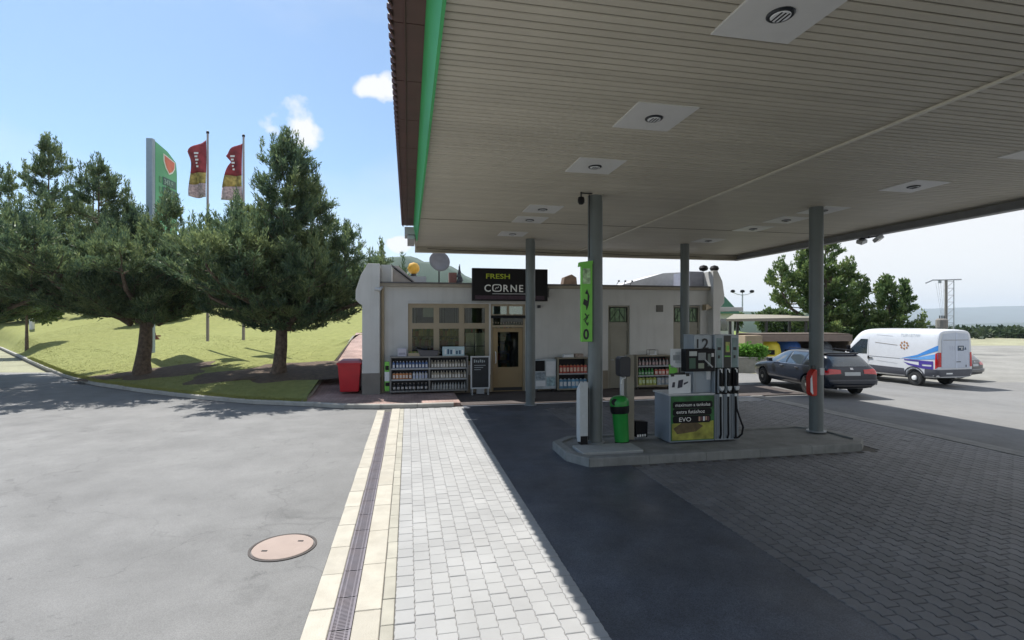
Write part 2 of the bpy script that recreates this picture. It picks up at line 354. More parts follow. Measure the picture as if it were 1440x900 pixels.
# grass tufts along the front of the lawn
def tufts(name, n, xr, dr, h0, h1, mat):
    X = rng.uniform(xr[0], xr[1], n); D = rng.uniform(0, 1, n)**1.6*(dr[1]-dr[0])+dr[0]
    Y = np.array([kY(x) for x in X])+.14+D
    ok = np.array([loc(x, y)[0] < -2.95 for x, y in zip(X, Y)]); X, Y, D = X[ok], Y[ok], D[ok]; n = len(X)
    Z = np.array([lawn_h(x, y) for x, y in zip(X, Y)])-.01
    k = 3; base = np.repeat(np.stack([X, Y, Z], 1), k, 0); base[:, :2] += rng.normal(0, .025, (n*k, 2))
    an = rng.uniform(0, 6.28, n*k); dx = np.stack([np.cos(an), np.sin(an), 0*an], 1)*.012
    tip = base+np.stack([rng.normal(0, .03, n*k), rng.normal(0, .03, n*k), rng.uniform(h0, h1, n*k)], 1)
    V = np.stack([base-dx, base+dx, tip], 1).reshape(-1, 3); F = np.arange(n*k*3).reshape(-1, 3)
    return npmesh(name, V, F, mat, None, 'stuff')
m_blade = M('grass blade', (.26, .275, .092), .8, var=.10, vs=1.2, obj=False, island=.12)
m_blade.node_tree.nodes['Principled BSDF'].inputs['Specular IOR Level'].default_value = .2
tag(tufts('grass', 36000, (-40, -5.0), (0, 12), .010, .030, m_blade), 'short mown grass blades growing on the lawn behind the kerb', 'grass')
tag(tufts('grass', 9000, (-30, -5.0), (-.02, .22), .03, .10, m_blade), 'longer uncut grass fringe leaning over the back of the kerb', 'grass')
# fallen needles and bark litter under the two trees
m_litter = M('needle litter', (.085, .055, .035), .95, var=.3, vs=6, bump=.8, bs=50, obj=False, stain=.5, stc=(.15, .12, .06), sts=3)
for cx, cy, rx, ry in ((-8.6, 19.2, 3.0, 1.7), (-14.6, 20.9, 2.6, 1.3)):
    V = [(cx, cy, lawn_h(cx, cy)+.03)]; F = []; n = 40
    for ring in (.35, .7, 1.0):
        for k in range(n):
            t = 2*math.pi*k/n; q = ring*(1+(.22*math.sin(3*t+cx)+.12*math.sin(7*t)+random.uniform(-.07, .07))*(ring > .9))
            x, y = cx+rx*q*math.cos(t), cy+ry*q*math.sin(t); V.append((x, y, lawn_h(x, y)+(.03 if ring < .9 else .002)))
    F = []
    b_ = MB(); b_.v = V
    for k in range(n): b_.f.append((0, 1+k, 1+(k+1) % n))
    for r_ in range(2):
        for k in range(n): b_.f.append((1+r_*n+k, 1+(r_+1)*n+k, 1+(r_+1)*n+(k+1) % n, 1+r_*n+(k+1) % n))
    b_.build('bare_soil', m_litter, None, True, kind='structure')

# kerb stones along the lawn, each one a stone
def strip(mb, pts, w, z0, z1):
    pass
def resample(pts, step):
    out = [Vector(pts[0])]; acc = 0
    dens = []
    for a, b in zip(pts[:-1], pts[1:]):
        a, b = Vector(a), Vector(b); L = (b-a).length; k = max(1, int(L/.05))
        dens += [a.lerp(b, i/k) for i in range(k)]
    dens.append(Vector(pts[-1])); last = dens[0]; acc = 0
    for p in dens[1:]:
        acc += (p-last).length; last = p
        if acc >= step: out.append(p.copy()); acc = 0
    return out
kp = [(x, kY(x)) for x in [-60, -45, -34, -28, -23.6, -21.5, -19.5, -17.8, -16.2, -14.4, -12.7, -11.2, -9.8, -8.8, -7.84, -6.7, -5.7]]
sk = [W(-1.7, 15.06)[:2], W(-.6, 14.80)[:2], W(0, 14.78)[:2], W(1.5, 14.78)[:2]]
kp += sk
kb = MB()
rp = resample(kp, 1.0)
kroot = MB()
for a, b in zip(rp[:-1], rp[1:]):
    d = (b-a).normalized(); nrm = Vector((-d.y, d.x))
    q = [a-nrm*.01, b-nrm*.01, b+nrm*.20, a+nrm*.20]
    kroot.add([(p.x, p.y, z) for z in (-.1, .005) for p in q], [(0, 3, 2, 1), (4, 5, 6, 7), (0, 1, 5, 4), (1, 2, 6, 5), (2, 3, 7, 6), (3, 0, 4, 7)])
kr = kroot.build('kerb', m_joint, None, kind='structure')
for i, (a, b) in enumerate(zip(rp[:-1], rp[1:])):
    d = (b-a).normalized(); nrm = Vector((-d.y, d.x)); L = (b-a).length; h = .12 if i < len(rp)-6 else .12
    m = MB(); g = .006
    m.prism([(0, -.06), (0, h-.02), (.02, h), (.13, h), (.15, h-.01), (.15, -.06)], 'x', g, L-g)
    o = m.build('kerb_stone', m_kerb, kr)
    o.location = (a.x, a.y, random.uniform(-.004, .004)); o.rotation_euler = (0, 0, math.atan2(d.y, d.x))

# drain channel: concrete slabs both sides, a steel grating between
edge = bpy.data.objects.new('drain_strip', MB().box(-.83, -.11, -2, 14.76, -.11, .002).mesh('drain_strip', m_joint)); C.objects.link(edge)
edge['kind'] = 'structure'; edge.rotation_euler = (0, 0, TH)
def slabs(name, a0, a1, L, b0, b1, z, mat, parent, bev=.006, jit=.003, tri=1):
    n = int((b1-b0)/L)
    me = MB().box(a0+.003, a1-.003, .003, L-.003, z-.06, z).mesh(name, mat)
    for i in range(n):
        o = bpy.data.objects.new(name, me); C.objects.link(o); o.parent = parent; o.location = (random.uniform(-jit, jit), b0+i*L, random.uniform(-jit, jit)*.7)
        m = o.modifiers.new('bevel', 'BEVEL'); m.width = bev; m.segments = 1
slabs('concrete_slab', -.83, -.625, .62, .3, 14.76, .012, m_conc, edge)
slabs('concrete_slab', -.445, -.222, .85, .3, 14.76, .012, m_conc, edge)
m_bord = M('border block', (.38, .36, .30), .9, var=.1, vs=4, bump=.5, bs=90, stain=.3, obj=False, island=.08)
slabs('border_block', -.222, -.112, .40, .3, 14.76, .010, m_bord, edge, .005)
m_grate = M('grating steel', (.17, .155, .175), .55, metal=.25, var=.12, vs=8, stain=.3, stc=(.12, .08, .06), sts=4)
gm = MB()
gm.box(-.618, -.600, .004, .496, -.03, .014); gm.box(-.468, -.450, .004, .496, -.03, .014)
for k in range(24):
    y = .012+k*.0203; gm.box(-.600, -.468, y, y+.011, -.02, .010)
for k in range(2): gm.box(-.575+k*.075, -.563+k*.075, .004, .496, -.022, .0085)
gme = gm.mesh('grating', m_grate)
for i in range(int(14.4/.5)):
    o = bpy.data.objects.new('grating', gme); C.objects.link(o); o.parent = edge; o.location = (0, .3+i*.5, 0)

# pavers: columns run away from the camera, blocks staggered, wavy long sides
def paver_mesh(name, wa, lb, mat, wave=.012, hh=.008, g=.0035):
    x0, x1 = -wa/2+g, wa/2-g; y0, y1 = -lb/2+g, lb/2-g
    L = [(x0, y0), (x1, y0), (x1+wave, y0*.45), (x1-wave*.6, 0), (x1+wave, y1*.45), (x1, y1), (x0, y1), (x0+wave, y1*.45), (x0-wave*.6, 0), (x0+wave, y0*.45)]
    c = .006; n = len(L); m = MB()
    sh = [(x*(1-2*c/wa), y*(1-2*c/lb)) for x, y in L]
    vs = [(x, y, -.03) for x, y in L]+[(x, y, hh-.005) for x, y in L]+[(x, y, hh) for x, y in sh]
    fs = [(i, (i+1) % n, n+(i+1) % n, n+i) for i in range(n)]+[(n+i, n+(i+1) % n, 2*n+(i+1) % n, 2*n+i) for i in range(n)]+[tuple(range(2*n, 3*n))]
    return m.add(vs, fs).mesh(name, mat)
def paving(name, a0, a1, b0, b1, wa, lb, mat, jmat, mk, hh=.008, wave=.012):
    root = MB().box(a0, a1, b0, b1, -.1, -.002).build(name, jmat, None, kind='structure'); root.rotation_euler = (0, 0, TH)
    me = paver_mesh('paver', wa, lb, mat, hh=hh, wave=wave, g=.0022 if hh < .006 else .0035); cells = []
    na = int((a1-a0)/wa); nb = int((b1-b0)/lb)
    for i in range(na):
        for j in range(nb+1):
            a = a0+wa*(i+.5); b = b0+lb*(j+(.5 if i % 2 else 0.0))
            if b < b0+lb*.3 or b > b1-lb*.3 or not mk(a, b): continue
            x, y, _ = W(a, b); vis = y > 3.8 and abs(x/y) < 1.03
            cells.append(((0 if vis else 1000)+math.hypot(x, y), a, b))
    cells.sort()
    for k, (d, a, b) in enumerate(cells[:290]):
        o = bpy.data.objects.new('paver', me); C.objects.link(o); o.parent = root
        o.location = (a, b, random.gauss(0, .0013)); o.rotation_euler = (random.gauss(0, .006), random.gauss(0, .006), random.gauss(0, .006))
    rest = cells[290:]
    v0 = np.array([v.co[:] for v in me.vertices]); nv = len(v0)
    polys = [tuple(p.vertices) for p in me.polygons]
    V = np.empty((len(rest)*nv, 3)); F = []
    for k, (d, a, b) in enumerate(rest):
        V[k*nv:(k+1)*nv] = v0+np.array([a, b, random.gauss(0, .0013)]); t = random.gauss(0, .006); V[k*nv:(k+1)*nv, 2] += (v0[:, 0]*t+v0[:, 1]*random.gauss(0, .006))
        F += [tuple(i+k*nv for i in p) for p in polys]
    m2 = bpy.data.meshes.new('paver_field'); m2.from_pydata(V.tolist(), [], F); m2.materials.append(mat); m2.update()
    o = bpy.data.objects.new('paver_field', m2); C.objects.link(o); o.parent = root; o['kind'] = 'stuff'
    return root
IA0, IA1, IB0, IB1 = 2.75, 8.82, 8.25, 9.95
paving('pale_paving', -.11, 1.56, .4, 14.74, .167, .2, m_paveL, m_jointL, lambda a, b: True, hh=.0055, wave=.006)
paving('grey_paving', 3.76, 11.0, .4, 14.0, .15, .20, m_paveR, m_joint, lambda a, b: not (IA0-.05 < a < IA1+.05 and IB0-.05 < b < IB1+.05), hh=.008, wave=.014)
s = MB().box(1.56, 3.76, -8, 14.9, -.1, .004).build('shade_painted_ground', m_gndshade, None, kind='structure'); s.rotation_euler = (0, 0, TH)  # smooth lane in place of shaded pavers, shade painted in its colour
s = MB().box(3.76, 11.0, 14.0, 15.1, -.1, .0035).box(3.76, 11, -8, .4, -.1, .0035).build('shade_painted_ground', m_gndshade, None, kind='structure'); s.rotation_euler = (0, 0, TH)
# flush concrete strip and drain on the far side of the bay
es = MB().box(11.0, 11.42, -3, 17.0, -.1, .001).build('edge_strip', m_joint, None, kind='structure'); es.rotation_euler = (0, 0, TH)
m_es = M('edge concrete', (.27, .265, .25), .9, var=.12, vs=4, bump=.4, bs=60, stain=.4, obj=False, island=.1)
slabs('concrete_slab', 11.0, 11.2, 1.0, 0, 17, .014, m_es, es); slabs('concrete_slab', 11.21, 11.42, 1.0, 0, 17, .012, m_es, es)

# pavements in front of and beside the shop
def brick_mat(name, c1, c2, mortar):
    m = M(name, c1, .9, var=.2, vs=1.0, obj=False); n = m.node_tree.nodes; l = m.node_tree.links; b = n['Principled BSDF']
    g = n.new('ShaderNodeNewGeometry'); mp = n.new('ShaderNodeMapping'); mp.inputs['Rotation'].default_value = (0, 0, -TH+R(90)); l.new(g.outputs['Position'], mp.inputs[0])
    k = n.new('ShaderNodeTexBrick'); k.inputs['Scale'].default_value = 1; k.inputs['Brick Width'].default_value = .2; k.inputs['Row Height'].default_value = .1; k.inputs['Mortar Size'].default_value = .006
    k.inputs['Color1'].default_value = (*c1, 1); k.inputs['Color2'].default_value = (*c2, 1); k.inputs['Mortar'].default_value = (*mortar, 1); l.new(mp.outputs[0], k.inputs[0])
    nz = n.new('ShaderNodeTexNoise'); nz.inputs['Scale'].default_value = 1.1; nz.inputs['Detail'].default_value = 7; l.new(g.outputs['Position'], nz.inputs[0])
    q = n.new('ShaderNodeMapRange'); l.new(nz.outputs[0], q.inputs[0]); q.inputs[1].default_value = .3; q.inputs[2].default_value = .7; q.inputs[3].default_value = .65; q.inputs[4].default_value = 1.25
    x = n.new('ShaderNodeMix'); x.data_type = 'RGBA'; x.blend_type = 'MULTIPLY'; x.inputs['Factor'].default_value = 1; l.new(k.outputs[0], x.inputs['A']); l.new(q.outputs[0], x.inputs['B']); l.new(x.outputs['Result'], b.inputs['Base Color'])
    return m
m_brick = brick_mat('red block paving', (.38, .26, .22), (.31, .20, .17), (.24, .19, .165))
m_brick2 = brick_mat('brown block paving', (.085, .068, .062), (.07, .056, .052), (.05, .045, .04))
s = MB().prism([(1.5, 14.93), (1.5, 17.45), (-3.02, 17.45), (-3.0, 15.88), (-2.68, 15.62), (-1.65, 15.22), (-.55, 14.96)], 'z', -.1, .095).build('shop_pavement', m_brick, None, kind='structure'); s.rotation_euler = (0, 0, TH)
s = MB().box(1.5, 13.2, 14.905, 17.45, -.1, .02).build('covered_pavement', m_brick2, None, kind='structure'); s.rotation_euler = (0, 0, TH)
# path climbing along the left gable
V = []
for j in range(12):
    b = 17.45+j*1.3; x0, y0, _ = W(-3.02, b); x1, y1, _ = W(-1.0, b); z = .094+.115*(b-17.45)
    V += [(x0, y0, z), (x1, y1, z)]
m = MB().add(V, [(2*j, 2*j+1, 2*j+3, 2*j+2) for j in range(11)]); m.build('side_path', m_brick, None, kind='structure')
er = MB()
pe = []
for j in range(10):
    b = 15.8+j*1.6; a = -3.04; z = .1+max(0, .115*(b-17.2)); pe.append(W(a, b, z))
er.tube(pe, .05, 4); er.build('path_edging', m_kerb, None, kind='structure')

# manhole cover
m_mh = M('manhole concrete', (.34, .265, .225), .8, var=.08, vs=4, bump=.4, bs=80, stain=.25, obj=True)
mh = thing('manhole_cover', 'round pinkish concrete manhole cover in the sunny asphalt beside the drain', 'manhole cover', (-2.53, 5.66, 0), 0)
MB().lathe([(.315, -.05), (.315, -.004), (.31, .0), (0.001, .002)], 48).build('cover', m_mh, mh)
MB().lathe([(.325, -.05), (.325, -.003), (.350, -.003), (.350, -.05)], 48).build('frame', M('cast iron', (.05, .04, .035), .7, var=.2), mh)
for x, y in ((-.15, -.12), (.14, .13)): MB().box(x-.03, x+.03, y-.012, y+.012, -.01, .004).build('lifting_slot', m_black, mh)

# ================================================================ ISLAND
m = MB(); ch = .45
poly = [(IA0, IB0+ch), (IA0+ch*.6, IB0), (IA1-.35, IB0), (IA1, IB0+.3), (IA1, IB1-.35), (IA1-.4, IB1), (IA0+.4, IB1), (IA0, IB1-.4)]
m.prism(poly, 'z', -.05, .12); isl = m.build('pump_island', m_isl, None, kind='structure', bevel=.02); isl.rotation_euler = (0, 0, TH)
# kerb stones round the island edge
def inset(p, q, w):
    d = (Vector(q)-Vector(p)).normalized(); n = Vector((-d.y, d.x)); return Vector(p)+n*w, Vector(q)+n*w
for i in range(len(poly)):
    p, q = Vector(poly[i]), Vector(poly[(i+1) % len(poly)]); L = (q-p).length; k = max(1, round(L/1.0)); d = (q-p).normalized()
    for j in range(k):
        s0, s1 = L*j/k+.004, L*(j+1)/k-.004
        m = MB().prism([(-.015, -.05), (-.01, .135), (.01, .152), (.15, .154), (.15, -.05)], 'x', s0, s1)
        o = m.build('kerb_stone', m_isl, isl); o.location = (p.x, p.y, random.uniform(-.003, .003)); o.rotation_euler = (0, 0, math.atan2(d.y, d.x))
MB().box(3.0, 4.15, 8.55, 9.12, .1, .168).build('plinth_slab', M('pale slab', (.36, .37, .36), .85, var=.1, vs=4, bump=.3, stain=.35, obj=False), isl, bevel=.01)

# ================================================================ CANOPY
CA0, CA1, CB0, CB1, CZ = .22, 12.05, -2.2, 17.1, 4.9
can = thing('station_canopy', 'wide flat canopy with cream slatted ceiling and green edge over the fuel pumps', 'canopy', (0, 0, 0))
MB().box(CA0+.03, CA1-.03, CB0+.03, CB1-.03, CZ+.03, CZ+.34).build('roof_deck', m_soffg, can)
P_ = .105
sm_ = MB(); n = 6
sm_.add([(CA0+.04, .003, .03), (CA0+.04, .003, .008), (CA0+.04, .010, 0), (CA0+.04, .083, 0), (CA0+.04, .090, .008), (CA0+.04, .090, .03),
         (CA1-.02, .003, .03), (CA1-.02, .003, .008), (CA1-.02, .010, 0), (CA1-.02, .083, 0), (CA1-.02, .090, .008), (CA1-.02, .090, .03)],
        [(i, i+1, i+7, i+6) for i in range(5)]+[(0, 5, 4, 3, 2, 1), (6, 7, 8, 9, 10, 11)])
sme = sm_.mesh('ceiling_slat', m_soffit)
ns = int((CB1-CB0)/P_)
for i in range(ns):
    o = bpy.data.objects.new('ceiling_slat', sme); C.objects.link(o); o.parent = can; o.location = (0, CB0+i*P_+.02, CZ+random.uniform(-.0015, .0015))
MB().box(5.765, 5.815, CB0+.05, CB1-.06, CZ-.028, CZ-.003).build('seam_cover', M('pale trim', (.62, .59, .50), .4), can)
MB().box(CA0+.03, CA1-.03, 12.28, 12.30, CZ-.008, CZ-.001).build('seam_cover', M('seam', (.2, .18, .14), .7), can)
# edges
MB().prism([(.245, CZ-.07), (.275, CZ-.07), (.225, 5.262), (.155, 5.262)], 'y', CB0, CB1-1.7).build('green_fascia', m_bgreen, can)
MB().prism([(.235, CZ-.07), (.275, CZ-.07), (.225, 5.262), (.165, 5.262)], 'y', CB1-1.698, CB1).build('fascia', m_fascia, can)
MB().box(CA0, CA1, CB1-.05, CB1, CZ-.19, 5.26).box(CA0, CA1, CB1-.14, CB1-.05, CZ-.19, CZ-.16).build('fascia', m_fascia, can)
m_fg = M('grey fascia', (.25, .255, .27), .5, var=.06, stain=.2)
MB().box(CA1-.02, CA1+.04, CB0, CB1+.001, CZ-.19, 5.26).box(CA1-.16, CA1-.02, CB0, CB1-.002, CZ-.19, CZ-.15).build('fascia', m_fg, can)
MB().box(CA0, CA1, CB0-.04, CB0, CZ-.19, 5.26).build('fascia', m_fascia, can)
# brown metal eave on the left with a corrugated lip
ev = MB(); bb = CB0
while bb < CB1-1.75:
    L = min(1.18, CB1-1.75-bb); MB().box(-.13, CA0-.022, bb+.006, bb+L-.006, 5.27, 5.285).build('eave_panel', m_tile, can); bb += 1.18
MB().tube([(-.03, CB0, 5.262), (-.03, CB1-1.75, 5.262)], .012, 6).build('eave_cable', m_tile, can)
lip = MB(); V = []; nb_ = int((CB1-1.75-CB0)/.02)
for j in range(nb_+1):
    b = CB0+j*.02; z = .026*math.sin(2*math.pi*b/.16); e = .022*math.sin(2*math.pi*b/.16)
    V += [(-.165-e, b, 5.29+z), (-.165-e, b, 5.25+z), (1.1, b, 5.62+z), (-.145-e, b, 5.25+z)]
F = []
for j in range(nb_):
    o = 4*j; F += [(o, o+4, o+5, o+1), (o, o+2, o+6, o+4), (o+1, o+5, o+7, o+3)]
lip.add(V, F).build('roof_sheet', m_tile, can)
for d0, d1 in ((15.1, 15.28),): pass
MB().box(-.10, CA0-.022, CB1-1.74, CB1-.9, 5.02, 5.24).box(-.02, CA0-.022, CB1-1.74, CB1-.25, 4.88, 5.0).build('gutter_box', M('pale sheet', (.42, .43, .44), .5, var=.05), can, bevel=.01)
MB().box(1.1, CA1, CB0, CB1, 5.27, 5.60).build('roof_top', M('roof membrane', (.3, .3, .3), .8), can)
# columns
for a, b, z0 in ((3.52, 9.33, .15), (8.46, 9.33, .15), (3.52, 14.65, .0), (8.50, 14.65, .0), (3.52, 1.6, 0), (8.46, 1.6, 0)):
    c = MB().cyl(a, b, z0, CZ+.01, .135, 32).build('column', m_col, can); autosmooth(c)
    MB().lathe([(.19, 0), (.19, .02), (.14, .022)], 24, (a, b, z0)).build('base_plate', m_grey, c)
    MB().lathe([(.14, -.02), (.17, -.012), (.17, 0)], 24, (a, b, CZ)).build('collar', m_fascia, c)
# recessed light panels
for a in (2.85, 8.87):
    for b in (-.6, 1.5, 3.5, 5.6, 7.55, 9.6, 10.7, 11.9, 13.95):
        if a > 3 and b in (9.6, 11.9) and False: continue
        if a < 3 and b == 9.6: continue
        p = MB().box(a-.37, a+.37, b-.37, b+.37, CZ-.014, CZ+.01).build('light_panel', M('white light panel', (.62, .62, .60), .4, var=.03), can, bevel=.004)
        MB().lathe([(.095, CZ-.030), (.105, CZ-.022), (.105, CZ-.013)], 24, (a, b, 0)).build('lamp_ring', M('dark bezel', (.03, .035, .04), .3, metal=.5), p)
        MB().lathe([(.072, CZ-.036), (.076, CZ-.0305)], 20, (a, b, 0)).build('lamp_lens', M('lamp lens', (.75, .77, .78), .15), p)
        for k in (-.035, 0, .035): MB().box(a+k-.005, a+k+.005, b-.06, b+.06, CZ-.042, CZ-.037).build('louvre', m_black, p)
# loose cables under the back edge and down the front column
autosmooth(MB().tube([(CA0+.4+.9*k, CB1-.16, CZ-.06-.05*math.sin(k*math.pi/3.2)**2) for k in range(12)], .009, 5).build('cable', m_dark, can))
autosmooth(MB().tube([(3.38, 9.25, CZ-.02), (3.37, 9.22, 4.2), (3.36, 9.2, 3.66)], .012, 6).build('cable', m_dark, can))
for a_, b_ in ((3.52, 9.33), (8.46, 9.33), (3.52, 14.65)):
    MB().box(a_+.10, a_+.15, b_-.02, b_+.03, .2, CZ-.1).build('conduit', m_grey, can)
    MB().box(a_-.05, a_+.05, b_-.165, b_-.12, 1.35, 1.50).build('junction_box', m_lgrey, can, bevel=.006) if a_ > 8 else None
# dome camera by the column, and the floodlight on the right fascia
t = thing('security_camera', 'small black dome camera hanging from the ceiling beside the front column', 'security camera', W(3.18, 9.15, CZ))
MB().cyl(0, 0, -.10, 0, .015, 8).box(-.01, .22, -.01, .01, -.03, -.012).build('bracket', m_dark, t)
autosmooth(MB().lathe([(.001, -.24), (.04, -.23), (.062, -.19), (.065, -.15), (.055, -.10), (.02, -.09)], 16).build('dome', m_black, t))
MB().box(-.08, .08, -.004, .004, -.20, -.19).build('bezel', m_grey, t)
t = thing('floodlight', 'pair of small floodlights clamped under the right edge of the canopy', 'floodlight', W(11.95, 11.4, CZ-.19))
for s_ in (-1, 1):
    h = MB().box(-.10, .10, -.09, .09, -.16, -.06).build('lamp_head', m_lgrey, t, bevel=.015); h.location = (0, s_*.2, 0); h.rotation_euler = (R(25*s_), R(-20), 0)
    MB().box(-.085, .085, -.075, .075, -.163, -.158).build('lens', m_dglass, h)
MB().tube([(0, -.3, -.03), (0, .3, -.03)], .018, 8).tube([(0, 0, 0), (0, 0, -.05)], .02, 8).build('bar', m_dark, t)

# ================================================================ SHOP
FB = 17.45; HZ = 3.73; A0, A1 = -.9, 11.1; DEP = 9.0
shop = thing('shop_building', 'low white rendered station shop with flat roof and tan windows behind the pumps', 'building', W(0, FB, 0))
# openings on the front wall: (a0, a1, z0, z1)
OP = [(0.0, 2.74, .95, 3.05), (2.80, 4.02, 0, 3.05), (7.09, 7.93, 0, 3.03), (9.66, 10.77, 0, 3.05)]
fw = MB(); cur = A0; T = .3
for a0, a1, z0, z1 in OP:
    if a0-cur > .001: fw.box(cur, a0, 0, T, 0, HZ-.12)
    fw.box(a0, a1, 0, T, z1, HZ-.12)
    if z0 > 0: fw.box(a0, a1, 0, T, 0, z0)
    cur = a1
fw.box(cur, A1, 0, T, 0, HZ-.12); fw.build('front_wall', m_white, shop)
MB().box(A0, A0+.3, T, DEP, 0, HZ-.12).box(A1-.3, A1, T, DEP, 0, HZ-.12).box(A0, A1, DEP-.3, DEP, 0, HZ-.121).build('side_wall', m_white, shop)
streaks(m_white, .22, (.27, .255, .23)); streaks(m_col, .5, (.07, .065, .055)); streaks(m_pump, .35, (.10, .10, .10)); streaks(m_binG, .35, (.02, .08, .02)); streaks(m_isl, .4, (.08, .08, .075))
m_roof = M('roof edge', (.12, .115, .11), .7, var=.1)
MB().box(A0, A1, -.14, DEP, HZ-.119, HZ-.02).build('eave', M('eave board', (.33, .29, .23), .7, var=.08, stain=.3), shop)
MB().box(A0-.0, A1, -.17, DEP, HZ-.018, HZ+.03).build('roof', m_roof, shop)
pl = MB(); 
for a0, a1 in ((A0, -.0), (0, 2.79), (4.03, 7.08), (7.94, 9.65), (10.78, A1)): pl.box(a0, a1, -.012, .0, 0, .68 if a0 > 3 else .62)
pl.build('plinth', M('tan plinth', (.25, .215, .165), .8, var=.1, vs=3, stain=.3), shop)
# thick gable ends with flared shoulders
def gable(a0, a1, sgn):
    g = MB(); o = a0 if sgn < 0 else a1
    prof = [(a0 if sgn < 0 else a0, 0), (a1, 0), (a1, 4.33), (a0+.18, 4.33), (a0-.04, 3.95), (a0-.20, 3.45), (a0-.20, 3.15), (a0-.08, 3.02), (a0, 2.98)] if sgn < 0 else \
           [(a0, 0), (a1, 0), (a1, 2.98), (a1+.06, 3.02), (a1+.16, 3.15), (a1+.16, 3.45), (a1+.08, 3.95), (a1-.12, 4.33), (a0, 4.33)]
    g.prism(prof, 'y', -.32, DEP*.55); g.prism([(u, min(v, 3.5)) for u, v in prof], 'y', DEP*.55, DEP)
    w_ = g.build('gable_wall', m_white, shop, bevel=.012)
    MB().box(a0-.015, a1+.015, -.335, -.318, 0, .78).box(min(o, o+sgn*.015), max(o, o+sgn*.015), -.335, DEP, 0, .78).build('plinth', m_plinth, shop)
gable(-1.45, -.9, -1); gable(A1, A1+.3, 1)
autosmooth(MB().tube([(-.82, -.07, HZ-.15), (-.82, -.07, .1)], .05, 10).build('drainpipe', m_tan, shop))
MB().tube([(-1.05, -.36, 3.5), (-.9, -.36, 3.48), (-.84, -.1, HZ-.15)], .05, 8).build('gutter_end', m_lgrey, shop)
MB().box(A1+.3, A1+2.2, 1.0, 2.2, 2.86, 3.02).build('entrance_canopy', m_white, shop, bevel=.01)
# windows
m_pane = glass('window glass', (.72, .74, .66), .025)
def window(a0, a1, z0, z1, cols, rows, zb=None, name='window', fr=.09, mat=m_tan, yb=.06, panemat=m_pane):
    f = MB(); y0, y1 = yb, yb+.09; h = []
    f.box(a0, a0+fr, y0, y1, z0, z1).box(a1-fr, a1, y0, y1, z0, z1).box(a0+fr, a1-fr, y0, y1, z1-fr, z1).box(a0+fr, a1-fr, y0, y1, z0, z0+fr)
    zs = [z0+fr]+(zb or [z0+fr+(z1-z0-2*fr)*i/rows for i in range(1, rows)])+[z1-fr]
    as_ = [a0+fr+(a1-a0-2*fr)*i/cols for i in range(cols+1)]
    for i in range(1, cols): f.box(as_[i]-.05, as_[i]+.05, y0+.004, y1-.002, z0+fr, z1-fr)
    for z in zs[1:-1]: f.box(a0+fr, a1-fr, y0+.008, y1-.004, z-.05, z+.05)
    w_ = f.build(name, mat, shop)
    for i in range(cols):
        for j in range(len(zs)-1):
            MB().box(as_[i]+(.05 if i else 0), as_[i+1]-(.05 if i < cols-1 else 0), y0+.04, y0+.052, zs[j]+(.05 if j else 0), zs[j+1]-(.05 if j < len(zs)-2 else 0)).build('pane', panemat, w_)
            # opening sash
            a_, b_ = as_[i]+(.05 if i else 0), as_[i+1]-(.05 if i < cols-1 else 0); c_, d_ = zs[j]+(.05 if j else 0), zs[j+1]-(.05 if j < len(zs)-2 else 0)
            q = .045; MB().box(a_, a_+q, y0+.012, y0+.06, c_, d_).box(b_-q, b_, y0+.012, y0+.06, c_, d_).box(a_+q, b_-q, y0+.012, y0+.06, c_, c_+q).box(a_+q, b_-q, y0+.012, y0+.06, d_-q, d_).build('sash', mat, w_)
    return w_
window(0.0, 2.74, .95, 3.05, 3, 2, [2.30])
MB().box(-.03, 2.79, -.05, .06, 3.052, 3.10).build('lintel_trim', m_white, shop)
# shop door with lights above
df = MB(); df.box(2.80, 2.87, .05, .17, 0, 3.05).box(3.95, 4.02, .05, .17, 0, 3.05).box(2.87, 3.95, .05, .17, 2.98, 3.05).box(2.87, 3.95, .05, .17, 2.24, 2.32).box(2.87, 3.95, .05, .17, 2.58, 2.70).box(3.38, 3.46, .06, .165, 2.70, 2.98)
dfr = df.build('door_frame', m_tan, shop)
m_trans = glass('green transom glass', (.45, .62, .38), .16)
MB().box(2.87, 3.38, .10, .11, 2.70, 2.98).build('pane', m_trans, dfr); MB().box(3.46, 3.95, .10, .11, 2.70, 2.98).build('pane', m_trans, dfr); MB().box(2.87, 3.95, .10, .11, 2.32, 2.58).build('pane', m_pane, dfr)
MB().box(2.80, 4.02, -.01, .05, 2.56, 2.66).build('blind_box', m_black, dfr)
dd = MB(); dd.box(2.88, 3.05, .07, .13, .02, 2.22).box(3.79, 3.94, .07, .13, .02, 2.22).box(3.05, 3.79, .07, .13, 2.08, 2.22).box(3.05, 3.79, .07, .13, .02, .86)
m_door = M('ochre door', (.30, .215, .11), .5, var=.06, vs=2, stain=.15)
dr = dd.build('door', m_door, shop, bevel=.004); MB().box(3.05, 3.79, .095, .105, .86, 2.08).build('glass', m_pane, dr)
autosmooth(MB().tube([(2.97, .07, 1.0), (2.97, -.02, 1.03), (2.97, -.03, 1.2), (2.97, -.02, 1.37), (2.97, .07, 1.4)], .016, 8).build('handle', m_letw, dr))
MB().box(2.90, 3.92, .062, .0695, .05, .16).build('kick_plate', m_dark, dr)
# string of bulbs under the blind box
for k in range(12):
    x = 2.88+k*.092; autosmooth(MB().lathe([(.001, -.03), (.02, -.015), (.016, .015), (.008, .03)], 8, (x, .02, 2.40+.015*math.cos(k*.9))).build('bulb', m_tan, dfr))
